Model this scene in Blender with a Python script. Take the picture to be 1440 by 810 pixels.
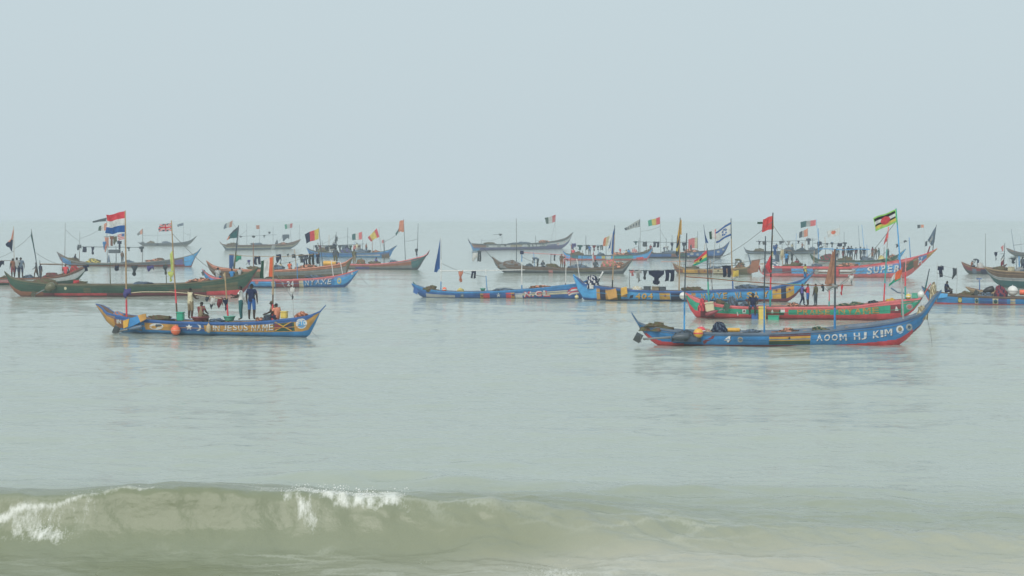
import bpy, bmesh, math, random
import numpy as np
from mathutils import Vector, Matrix

random.seed(7)
rng = np.random.RandomState(11)
for _o in list(bpy.data.objects):
    bpy.data.objects.remove(_o)
scene = bpy.context.scene
COL = scene.collection

# ------------------------------------------------------------------ camera
CAM_H = 5.8            # eye height above the sea, metres
FPX = 2400.0           # focal length in pixels of the 1440 px wide photograph
HORIZON = 313.5
PITCH = math.atan((405.0 - HORIZON) / FPX)
cam_data = bpy.data.cameras.new("camera")
cam_data.sensor_width = 36.0
cam_data.lens = FPX / 1440.0 * 36.0
cam_data.clip_start = 0.1
cam_data.clip_end = 40000.0
cam = bpy.data.objects.new("camera", cam_data)
cam.location = (0, 0, CAM_H)
cam.rotation_euler = (math.pi / 2 - PITCH, 0, 0)
COL.objects.link(cam)
scene.camera = cam

# ------------------------------------------------------------------ light
SUN_EL, SUN_AZ = math.radians(40), math.radians(-157)      # azimuth from +Y towards +X
world = bpy.data.worlds.new("World")
scene.world = world
world.use_nodes = True
wn = world.node_tree
wn.nodes.clear()
w_out = wn.nodes.new("ShaderNodeOutputWorld")
w_sky = wn.nodes.new("ShaderNodeTexSky")
w_sky.sky_type = 'NISHITA'
w_sky.sun_disc = False
w_sky.sun_elevation = SUN_EL
w_sky.sun_rotation = SUN_AZ
w_sky.air_density = 1.6
w_sky.dust_density = 7.0
w_sky.ozone_density = 1.0
w_bg1 = wn.nodes.new("ShaderNodeBackground")
w_bg1.inputs[1].default_value = 0.05
wn.links.new(w_sky.outputs[0], w_bg1.inputs[0])
w_bg2 = wn.nodes.new("ShaderNodeBackground")              # the even grey cloud sheet in front of the blue
w_bg2.inputs[0].default_value = (0.550, 0.655, 0.705, 1)
w_bg2.inputs[1].default_value = 1.0
w_mix = wn.nodes.new("ShaderNodeMixShader")
w_mix.inputs[0].default_value = 0.80
wn.links.new(w_bg1.outputs[0], w_mix.inputs[1])
wn.links.new(w_bg2.outputs[0], w_mix.inputs[2])
wn.links.new(w_mix.outputs[0], w_out.inputs[0])

sun_data = bpy.data.lights.new("sun", 'SUN')
sun_data.energy = 1.5
sun_data.angle = math.radians(40)
sun_data.color = (1.0, 0.965, 0.91)
sun = bpy.data.objects.new("sun", sun_data)
_sd = Vector((math.sin(SUN_AZ) * math.cos(SUN_EL), math.cos(SUN_AZ) * math.cos(SUN_EL), math.sin(SUN_EL)))
sun.rotation_euler = (-_sd).to_track_quat('-Z', 'Y').to_euler()
sun.location = (0, 0, 60)
COL.objects.link(sun)

scene.view_settings.view_transform = 'Standard'
scene.view_settings.look = 'None'
scene.view_settings.gamma = 1.0
scene.view_settings.exposure = 0.27
scene.view_settings.use_curve_mapping = False
scene.render.engine = 'CYCLES'
scene.cycles.use_denoising = True
scene.cycles.max_bounces = 6
scene.cycles.diffuse_bounces = 2
scene.cycles.glossy_bounces = 3
scene.cycles.volume_bounces = 2
scene.cycles.transparent_max_bounces = 8

# ------------------------------------------------------------------ helpers
CP, SP = math.cos(PITCH), math.sin(PITCH)
CAM = np.array([0.0, 0.0, CAM_H])

def ray(px, py):
    a, b = (px - 720.0) / FPX, (405.0 - py) / FPX
    return np.array([a, CP + b * SP, -SP + b * CP])

def ground(px, py):
    d = ray(px, py)
    return CAM + d * (-CAM_H / d[2])

def pchip(xs, ys):
    xs = np.asarray(xs, float); ys = np.asarray(ys, float)
    h = np.diff(xs); dl = np.diff(ys) / h
    m = np.zeros(len(xs))
    for i in range(1, len(xs) - 1):
        if dl[i - 1] * dl[i] > 0:
            w1, w2 = 2 * h[i] + h[i - 1], h[i] + 2 * h[i - 1]
            m[i] = (w1 + w2) / (w1 / dl[i - 1] + w2 / dl[i])
    m[0], m[-1] = dl[0], dl[-1]
    def f(x):
        x = min(max(x, xs[0]), xs[-1])
        i = min(max(int(np.searchsorted(xs, x) - 1), 0), len(xs) - 2)
        t = (x - xs[i]) / h[i]
        return ((1 + 2 * t) * (1 - t) ** 2 * ys[i] + t * (1 - t) ** 2 * h[i] * m[i]
                + t * t * (3 - 2 * t) * ys[i + 1] + t * t * (t - 1) * h[i] * m[i + 1])
    return f

# base colours (linear)
C = dict(blue=(.045, .24, .53), deep=(.035, .125, .36), sky=(.08, .37, .74), navy=(.014, .022, .07), orange=(.56, .30, .075),
         amber=(.72, .40, .06), yellow=(.72, .55, .12), red=(.70, .072, .092), pinkred=(.78, .17, .18), maroon=(.23, .04, .055),
         green=(.035, .38, .24), dgreen=(.028, .085, .055), brown=(.14, .085, .055), wood=(.40, .27, .15), pale=(.55, .45, .30),
         white=(.74, .74, .70), grey=(.20, .21, .21), lgrey=(.42, .43, .42), black=(.016, .016, .018), olive=(.12, .115, .06),
         purple=(.11, .10, .30), teal=(.05, .36, .33), pink=(.62, .24, .24), rust=(.28, .11, .06), cream=(.62, .56, .38),
         skin=(.045, .026, .018), skin2=(.075, .042, .028), khaki=(.26, .21, .13), lime=(.62, .68, .22), leaf=(.34, .66, .16), scarlet=(.84, .085, .085), slate=(.07, .09, .11),
         fire=(.85, .16, .07), salmon=(.72, .29, .19), tan=(.48, .25, .17), bluegrey=(.12, .17, .24), dteal=(.03, .13, .14), mint=(.10, .42, .30))
_mats = {}

def principled(name, col, rough=.55, wear=.22, scale=3.0, bump=.0, translucent=0., spec=.35):
    m = bpy.data.materials.new(name)
    m.use_nodes = True
    nt = m.node_tree
    b = nt.nodes["Principled BSDF"]
    b.inputs["Roughness"].default_value = rough
    b.inputs["Specular IOR Level"].default_value = spec
    tc = nt.nodes.new("ShaderNodeTexCoord")
    n1 = nt.nodes.new("ShaderNodeTexNoise")
    n1.inputs["Scale"].default_value = scale
    n1.inputs["Detail"].default_value = 6
    n1.inputs["Roughness"].default_value = .68
    nt.links.new(tc.outputs["Object"], n1.inputs["Vector"])
    r = nt.nodes.new("ShaderNodeValToRGB")
    r.color_ramp.elements[0].position = .30
    r.color_ramp.elements[1].position = .72
    d = [c * (1 - wear) for c in col]
    l = [min(.85, c * (1 + wear * .6) + wear * .02) for c in col]
    r.color_ramp.elements[0].color = (*d, 1)
    r.color_ramp.elements[1].color = (*l, 1)
    nt.links.new(n1.outputs["Fac"], r.inputs[0])
    nt.links.new(r.outputs[0], b.inputs["Base Color"])
    if bump:
        bp = nt.nodes.new("ShaderNodeBump")
        bp.inputs["Strength"].default_value = bump
        bp.inputs["Distance"].default_value = .03
        nt.links.new(n1.outputs["Fac"], bp.inputs["Height"])
        nt.links.new(bp.outputs[0], b.inputs["Normal"])
    if translucent:
        tr = nt.nodes.new("ShaderNodeBsdfTranslucent")
        nt.links.new(r.outputs[0], tr.inputs[0])
        mx = nt.nodes.new("ShaderNodeMixShader")
        mx.inputs[0].default_value = translucent
        nt.links.new(b.outputs[0], mx.inputs[1])
        nt.links.new(tr.outputs[0], mx.inputs[2])
        nt.links.new(mx.outputs[0], nt.nodes["Material Output"].inputs[0])
    return m

def boat_paint(name, col, letter=False):
    """weathered gloss paint on rough planks: faded patches, chips to the wood, scum and wet dark wood at the waterline"""
    m = principled(name, col, .48, .34, 1.7, .25)
    nt = m.node_tree
    b = nt.nodes["Principled BSDF"]
    base = b.inputs["Base Color"].links[0].from_socket
    tc = [n for n in nt.nodes if n.type == 'TEX_COORD'][0]
    def noise(sc, scale, det, rough=.7):
        mp = nt.nodes.new("ShaderNodeMapping"); mp.inputs["Scale"].default_value = sc
        nt.links.new(tc.outputs["Object"], mp.inputs["Vector"])
        n = nt.nodes.new("ShaderNodeTexNoise")
        n.inputs["Scale"].default_value = scale; n.inputs["Detail"].default_value = det; n.inputs["Roughness"].default_value = rough
        nt.links.new(mp.outputs[0], n.inputs["Vector"])
        return n.outputs["Fac"]
    def ramp(sock, lo, hi):
        r = nt.nodes.new("ShaderNodeMapRange")
        r.inputs["From Min"].default_value = lo; r.inputs["From Max"].default_value = hi
        nt.links.new(sock, r.inputs["Value"])
        return r.outputs[0]
    def mix(fac, a, c):
        x = nt.nodes.new("ShaderNodeMix"); x.data_type = 'RGBA'
        nt.links.new(fac, x.inputs[0]); nt.links.new(a, x.inputs[6]); x.inputs[7].default_value = (*c, 1)
        return x.outputs[2]
    def mul(a, v):
        x = nt.nodes.new("ShaderNodeMath"); x.operation = 'MULTIPLY'
        nt.links.new(a, x.inputs[0])
        if hasattr(v, "is_output"): nt.links.new(v, x.inputs[1])
        else: x.inputs[1].default_value = v
        return x.outputs[0]
    fade = mul(ramp(noise((.35, 1, 2.2), 2.6, 5), .52, .75), .16)
    c = mix(fade, base, tuple(.5 * q + .22 for q in col))
    run = mul(ramp(noise((5.0, 5, .55), 1.6, 5), .55, .78), .24)
    c = mix(run, c, tuple(q * .35 + .02 for q in col))
    chips = mul(ramp(noise((.6, 1, 2.0), 9.0, 6, .8), .60, .66), .22 if letter else .36)
    c = mix(chips, c, (.17, .13, .095))
    if not letter:
        sep = nt.nodes.new("ShaderNodeSeparateXYZ"); nt.links.new(tc.outputs["Object"], sep.inputs[0])
        add = nt.nodes.new("ShaderNodeMath"); add.operation = 'MULTIPLY_ADD'
        nt.links.new(noise((1.2, 1, .6), 2.5, 4), add.inputs[0]); add.inputs[1].default_value = -.13
        nt.links.new(sep.outputs[2], add.inputs[2])
        scum = mul(ramp(add.outputs[0], .015, -.05), .55)
        c = mix(scum, c, (.035, .038, .026))
    nt.links.new(c, b.inputs["Base Color"])
    return m

def mat(col, kind='paint'):
    key = (col, kind)
    if key not in _mats:
        c = C[col]
        nm = f"{col}_{kind}"
        if kind in ('paint', 'letter'):
            _mats[key] = boat_paint(nm, c, kind == 'letter')
        elif kind == 'cloth':
            _mats[key] = principled(nm, c, .9, .30, 3.5, 0, .40, .1)
        elif kind == 'wear':
            _mats[key] = principled(nm, c, .85, .22, 6, 0, 0, .1)
        elif kind == 'skin':
            _mats[key] = principled(nm, c, .5, .12, 6, 0, 0, .3)
        elif kind == 'pole':
            _mats[key] = principled(nm, c, .75, .3, 7, .2, 0, .2)
        elif kind == 'net':
            _mats[key] = principled(nm, c, .95, .5, 14, .8, 0, .05)
        elif kind == 'plastic':
            _mats[key] = principled(nm, c, .35, .10, 3, 0, 0, .45)
    return _mats[key]

def new_obj(name, verts, faces, mats, face_mats=None, parent=None, smooth=False):
    me = bpy.data.meshes.new(name)
    me.from_pydata([tuple(v) for v in verts], [], faces)
    for m in mats:
        me.materials.append(m)
    if face_mats is not None:
        me.polygons.foreach_set("material_index", np.array(face_mats, dtype=np.int32))
    if smooth:
        me.polygons.foreach_set("use_smooth", np.ones(len(me.polygons), dtype=bool))
    me.update()
    o = bpy.data.objects.new(name, me)
    COL.objects.link(o)
    if parent is not None:
        o.parent = parent
    return o

def tag(o, label, cat, group=None):
    o["label"] = label
    o["category"] = cat
    if group:
        o["group"] = group
    return o

def empty(name, loc, rz=0.0):
    o = bpy.data.objects.new(name, None)
    o.empty_display_size = .2
    o.location = loc
    o.rotation_euler = (0, 0, rz)
    COL.objects.link(o)
    return o

def tube_geo(pts, radii, seg=8, caps=True):
    """swept tube through points"""
    pts = [np.asarray(p, float) for p in pts]
    V, F = [], []
    n = len(pts)
    for i, p in enumerate(pts):
        d = pts[min(i + 1, n - 1)] - pts[max(i - 1, 0)]
        d = d / (np.linalg.norm(d) + 1e-9)
        a = np.array([0, 0, 1.0]) if abs(d[2]) < .9 else np.array([1.0, 0, 0])
        u = np.cross(d, a); u /= np.linalg.norm(u)
        w = np.cross(d, u)
        r = radii[i] if hasattr(radii, '__len__') else radii
        for k in range(seg):
            t = 2 * math.pi * k / seg
            V.append(p + r * (math.cos(t) * u + math.sin(t) * w))
    for i in range(n - 1):
        for k in range(seg):
            k2 = (k + 1) % seg
            F.append((i * seg + k, i * seg + k2, (i + 1) * seg + k2, (i + 1) * seg + k))
    if caps:
        F.append(tuple(range(seg - 1, -1, -1)))
        F.append(tuple(range((n - 1) * seg, n * seg)))
    return V, F

def lathe_geo(profile, seg=14):
    """profile: (r, z) list, revolved about z"""
    V, F = [], []
    for r, z in profile:
        for k in range(seg):
            t = 2 * math.pi * k / seg
            V.append((r * math.cos(t), r * math.sin(t), z))
    n = len(profile)
    for i in range(n - 1):
        for k in range(seg):
            k2 = (k + 1) % seg
            F.append((i * seg + k, i * seg + k2, (i + 1) * seg + k2, (i + 1) * seg + k))
    F.append(tuple(range(seg - 1, -1, -1)))
    F.append(tuple(range((n - 1) * seg, n * seg)))
    return V, F

# ------------------------------------------------------------------ value noise (numpy)
_perm = rng.rand(256, 256)

def vnoise(x, y):
    xi, yi = np.floor(x).astype(int), np.floor(y).astype(int)
    fx, fy = x - xi, y - yi
    fx = fx * fx * (3 - 2 * fx); fy = fy * fy * (3 - 2 * fy)
    g = lambda a, b: _perm[a & 255, b & 255]
    return ((g(xi, yi) * (1 - fx) + g(xi + 1, yi) * fx) * (1 - fy)
            + (g(xi, yi + 1) * (1 - fx) + g(xi + 1, yi + 1) * fx) * fy) * 2 - 1

def fbm(x, y, o=4):
    s, a = 0, 1.0
    for i in range(o):
        s = s + a * vnoise(x * 2 ** i + 17.3 * i, y * 2 ** i + 9.1 * i)
        a *= .5
    return s

# ------------------------------------------------------------------ the sea
FR = FPX * 1024 / 1440
ys = [9.0]
while ys[-1] < 15000:
    Y = ys[-1]
    step = .16 if Y < 21 else (.042 if Y < 36 else max(.05, .62 * Y * Y / (FR * CAM_H)))
    ys.append(Y + step)
ys = np.array(ys)
NC = 620
us = np.linspace(-1, 1, NC)
halfw = np.maximum(7.0, ys * (720 / FPX) * 1.35) + 1.0
GX = us[None, :] * halfw[:, None]
GY = np.repeat(ys[:, None], NC, axis=1)

def px_of(X, Y):
    return 720 + X / Y * FPX

def smooth01(t):
    t = np.clip(t, 0, 1)
    return t * t * (3 - 2 * t)

def sea_height(X, Y):
    P = px_of(X, Y)
    near = np.clip(1.3 - Y / 260.0, .30, 1)
    # broad low swell lines coming ashore
    z = .060 * near * np.sin(Y * .42 + 1.3 * vnoise(X * .05, Y * .06) * 2 + X * .03)
    z = z + .040 * near * fbm(X * .16, Y * .40, 2) + .050 * near * fbm(X * .42 + 3, Y * .60, 3)
    z = z + .018 * near * fbm(X * 1.5 + 5, Y * 2.1, 2)
    z = z * smooth01((Y - 24) / 6 + .35)
    # the breaker
    yc = 31.45 + .10 * vnoise(X * .35, X * 0 + 2) + .03 * vnoise(X * 1.7, X * 0 + 5) - .0009 * np.clip(P - 500, 0, 2000)
    amp = np.interp(P, [-300, 0, 120, 250, 400, 480, 570, 680, 800, 1000, 1250, 1440, 1750],
                    [.80, .83, .86, .92, .89, .86, .77, .66, .52, .36, .25, .19, .15])
    amp = amp * (1 + .055 * vnoise(X * .7, X * 0 + 8) + .03 * vnoise(X * 3.1, X * 0 + 1))
    wf = np.interp(P, [0, 500, 700, 1000, 1440], [.82, .80, 1.0, 1.25, 1.5])
    d = Y - yc
    prof = np.where(d < 0, np.exp(-(np.abs(d) / wf) ** 2.3), np.exp(-(d / 2.3) ** 2))
    z = z * (1 - .55 * prof) + amp * prof
    z = z - .10 * np.exp(-((d + 2.6) / 1.5) ** 2) * amp
    # streaks drawn up the wave face
    face = np.exp(-((d + .55) / .6) ** 2)
    z = z + .040 * face * fbm(X * 2.2 + d * 1.2, d * 1.6, 4)
    # secondary lumps behind and to the right of the breaker
    for (p0, w, y0, a, wy) in ((520, 150, 38.6, .20, .9), (700, 160, 37.4, .16, .7), (980, 260, 36.2, .17, .6), (1150, 180, 34.6, .13, .5), (760, 120, 34.9, .14, .5),
                               (880, 230, 33.4, .10, .55), (1200, 240, 29.6, .10, .5), (1080, 300, 31.6, .09, .45),
                               (620, 120, 29.6, .07, .4), (850, 200, 28.6, .06, .4), (1330, 200, 32.8, .08, .4), (1000, 200, 30.2, .07, .35)):
        yy = y0 + .4 * vnoise(X * .4 + p0, X * 0)
        z = z + a * np.exp(-((P - p0) / w) ** 2) * np.exp(-((Y - yy) / wy) ** 2) * (1 + .5 * vnoise(X * .8, Y * 2))
    near_w = np.exp(-((Y - 30) / 5.5) ** 2)
    right = smooth01((P - 480) / 250)
    z = z + .012 * fbm(X * 2.4, Y * 4.0, 3) * near_w
    z = z + (.030 + .060 * right) * near_w * fbm(X * .60 + .3 * Y, Y * 1.25 + X * .14, 4) * (.6 + .4 * vnoise(X * .3, Y * .4))
    z = z + .020 * right * near_w * fbm(X * 1.5 + Y * .5, Y * 2.6, 3)
    return z, d, amp, P

GZ, DD, AMP, PP = sea_height(GX, GY)
# foam: crest spill in the middle, broken lip at the left, thin sheets in front
n1 = fbm(GX * 3.2, GY * 3.2, 4)
n2 = fbm(GX * 1.4 + 31, DD * 1.1 + 4, 4)
fall = .60 + .36 * np.clip(vnoise(GX * 2.4 + 3, GX * 0 + 7), -.6, 1) + .14 * vnoise(GX * 6.5, GX * 0 + 3)
band_mid = smooth01((PP - 385) / 45) * (1 - smooth01((PP - 545) / 45))
strk = np.clip(.62 + .75 * vnoise(GX * 7.5 + .8 * DD, DD * 1.6 + 3) + .35 * vnoise(GX * 15, DD * 4), 0, 1.1)
foam = band_mid * np.where(DD < -.10, strk, .55 + .45 * strk) * smooth01((fall + DD) / .16) * (1 - smooth01((DD - .12) / .25)) * 1.02
lead = np.exp(-((PP - 437) / 10) ** 2) * np.exp(-((DD + .66) / .20) ** 2)
foam = np.maximum(foam, lead * .85 * (.6 + .5 * strk))
band_l = np.exp(-((PP - 64) / 30) ** 2) * np.exp(-((DD + .92) / .15) ** 2) * .80 * (.6 + .6 * strk)
foam = np.maximum(foam, band_l)
lipy = np.interp(PP, [-80, 0, 30, 70, 110, 160, 215], [-.75, -.62, -.44, -.40, -.28, -.10, -.03])
lip = np.exp(-((DD - lipy) / .085) ** 2) * (1 - smooth01((PP - 190) / 45)) * .72
foam = np.maximum(foam, lip * (1 + .5 * n2))
curt = smooth01((lipy - DD) / .05) * (1 - smooth01((lipy - DD - .34) / .25)) * (1 - smooth01((PP - 110) / 60)) * .50 * strk
foam = np.maximum(foam, curt)
foam = np.maximum(foam, .5 * np.exp(-((DD - .02) / .07) ** 2) * (smooth01((PP - 150) / 40) * (1 - smooth01((PP - 215) / 25)) + np.exp(-((PP - 372) / 22) ** 2)))
foam = np.maximum(foam, .42 * np.clip(n2 + .12, 0, 1) * np.exp(-((GY - 28.2) / .9) ** 2) * smooth01((PP - 240) / 260) * (1 - smooth01((PP - 760) / 300)))
foam = np.maximum(foam, .40 * smooth01((26.6 - GY) / 1.0) * smooth01((n2 + .35) / .8))
GZ = GZ + np.clip(foam, 0, 1) * (np.clip(foam - .5, 0, 1) * 2) * (.015 + .03 * n1)
curl = np.exp(-(np.abs(DD + .05) / .55) ** 2) * np.clip((AMP - .45) / .45, 0, 1)
GY = GY - .42 * curl
NR = len(ys)
idx = np.arange(NR * NC).reshape(NR, NC)
quads = np.stack([idx[:-1, :-1], idx[:-1, 1:], idx[1:, 1:], idx[1:, :-1]], axis=-1).reshape(-1, 4)
me = bpy.data.meshes.new("sea")
me.vertices.add(NR * NC)
me.vertices.foreach_set("co", np.stack([GX, GY, GZ], -1).astype(np.float32).ravel())
me.loops.add(len(quads) * 4)
me.loops.foreach_set("vertex_index", quads.astype(np.int32).ravel())
me.polygons.add(len(quads))
me.polygons.foreach_set("loop_start", np.arange(0, len(quads) * 4, 4, dtype=np.int32))
me.polygons.foreach_set("loop_total", np.full(len(quads), 4, dtype=np.int32))
me.polygons.foreach_set("use_smooth", np.ones(len(quads), dtype=bool))
at = me.attributes.new("foam", 'FLOAT', 'POINT')
at.data.foreach_set("value", np.clip(foam, 0, 1).astype(np.float32).ravel())
surf_tone = (1 - smooth01((GY - 31.6) / 8)) * (1 - .50 * smooth01((PP - 620) / 700)) * (.88 + .12 * vnoise(GX * .5, GY * .9))  # olive surf tint, plus the face's weaker sky reflection painted as darker colour
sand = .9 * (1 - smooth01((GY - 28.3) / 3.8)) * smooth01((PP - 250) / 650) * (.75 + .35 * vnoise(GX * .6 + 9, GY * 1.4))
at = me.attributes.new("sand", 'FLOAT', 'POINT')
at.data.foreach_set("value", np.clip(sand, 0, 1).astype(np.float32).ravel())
surf_tone = np.clip(surf_tone, 0, 1)
at = me.attributes.new("surf_tone", 'FLOAT', 'POINT')
at.data.foreach_set("value", surf_tone.astype(np.float32).ravel())
me.update()
me.validate()
sea = bpy.data.objects.new("sea", me)
COL.objects.link(sea)
sea["kind"] = "structure"

sm = bpy.data.materials.new("sea_water")
sm.use_nodes = True
nt = sm.node_tree
bs = nt.nodes["Principled BSDF"]
tc = nt.nodes.new("ShaderNodeTexCoord")

def noise_node(scale_xyz, scale, detail=4, rough=.6):
    mp = nt.nodes.new("ShaderNodeMapping")
    mp.inputs["Scale"].default_value = scale_xyz
    nt.links.new(tc.outputs["Object"], mp.inputs["Vector"])
    n = nt.nodes.new("ShaderNodeTexNoise")
    n.inputs["Scale"].default_value = scale
    n.inputs["Detail"].default_value = detail
    n.inputs["Roughness"].default_value = rough
    nt.links.new(mp.outputs[0], n.inputs["Vector"])
    return n

def mixc(fac, a, b):
    m = nt.nodes.new("ShaderNodeMix")
    m.data_type = 'RGBA'
    for sock, val in ((m.inputs[0], fac), (m.inputs[6], a), (m.inputs[7], b)):
        if hasattr(val, "is_output"):
            nt.links.new(val, sock)
        else:
            sock.default_value = val
    return m.outputs[2]

def math_n(op, a, b=None, clamp=False):
    m = nt.nodes.new("ShaderNodeMath")
    m.operation = op
    m.use_clamp = clamp
    for sock, val in zip(m.inputs, (a, b)):
        if val is None:
            continue
        if hasattr(val, "is_output"):
            nt.links.new(val, sock)
        else:
            sock.default_value = val
    return m.outputs[0]

patch = noise_node((.03, .10, 1), 1.0, 3)
body = mixc(patch.outputs["Fac"], (.365, .41, .345, 1), (.405, .445, .375, 1))
a_s = nt.nodes.new("ShaderNodeAttribute"); a_s.attribute_name = "surf_tone"
body = mixc(a_s.outputs["Fac"], body, (.200, .218, .130, 1))  # dark olive sets the wave face off from the sky-reflecting sea behind
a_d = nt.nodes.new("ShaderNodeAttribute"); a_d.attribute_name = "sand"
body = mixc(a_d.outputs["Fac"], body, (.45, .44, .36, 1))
a_f = nt.nodes.new("ShaderNodeAttribute"); a_f.attribute_name = "foam"
fn = noise_node((1.5, .8, .8), 9.0, 9, .78)
f_sum = math_n('ADD', a_f.outputs["Fac"], math_n('MULTIPLY', math_n('SUBTRACT', fn.outputs["Fac"], .5), 2.6))
f_mask = math_n('MULTIPLY', math_n('SUBTRACT', f_sum, .25), 1.35, True)
f_gate = math_n('MULTIPLY', a_f.outputs["Fac"], 6.0, True)
f_mask = math_n('MULTIPLY', f_mask, f_gate, True)
col_out = mixc(math_n('MULTIPLY', f_mask, .86), body, (.80, .81, .76, 1))
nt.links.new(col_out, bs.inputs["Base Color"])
vm = nt.nodes.new("ShaderNodeMapping"); vm.inputs["Scale"].default_value = (.55, 1.7, .4)
nt.links.new(tc.outputs["Object"], vm.inputs["Vector"])
vd = nt.nodes.new("ShaderNodeVectorMath"); vd.operation = 'MULTIPLY_ADD'
nt.links.new(fn.outputs["Color"], vd.inputs[0]); vd.inputs[1].default_value = (.5, .5, .5); nt.links.new(vm.outputs[0], vd.inputs[2])
vo = nt.nodes.new("ShaderNodeTexVoronoi"); vo.feature = 'DISTANCE_TO_EDGE'; vo.inputs["Scale"].default_value = 1.15
nt.links.new(vd.outputs[0], vo.inputs["Vector"])
lace = math_n('SUBTRACT', 1.0, math_n('MULTIPLY', vo.outputs["Distance"], 9.0, True))      # old foam webs left by earlier waves
lp = noise_node((.22, .55, 1), 1.0, 3)
lace = math_n('MULTIPLY', lace, math_n('MULTIPLY', math_n('SUBTRACT', lp.outputs["Fac"], .46), 4.0, True))
lace = math_n('MULTIPLY', math_n('MULTIPLY', lace, a_s.outputs["Fac"]), .38)
col_out = mixc(lace, col_out, (.72, .73, .66, 1))
nt.links.new(col_out, bs.inputs["Base Color"])
rgh = math_n('ADD', math_n('MULTIPLY', f_mask, .6), .09)
rgh = math_n('ADD', rgh, math_n('MULTIPLY', a_s.outputs["Fac"], .20))
nt.links.new(rgh, bs.inputs["Roughness"])
bs.inputs["IOR"].default_value = 1.333
bA = noise_node((1.0, 1.35, 1), 2.2, 5, .62)
bB = noise_node((.42, .60, 1), 1.0, 4, .55)
hsum = math_n('ADD', math_n('MULTIPLY', bA.outputs["Fac"], .05), math_n('MULTIPLY', bB.outputs["Fac"], .16))
bp = nt.nodes.new("ShaderNodeBump")
bp.inputs["Strength"].default_value = .62
bp.inputs["Distance"].default_value = 1.0
nt.links.new(hsum, bp.inputs["Height"])
nt.links.new(bp.outputs[0], bs.inputs["Normal"])
me.materials.append(sm)

def water_z(X, Y):
    return float(sea_height(np.array([[X]]), np.array([[Y]]))[0][0, 0])

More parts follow.
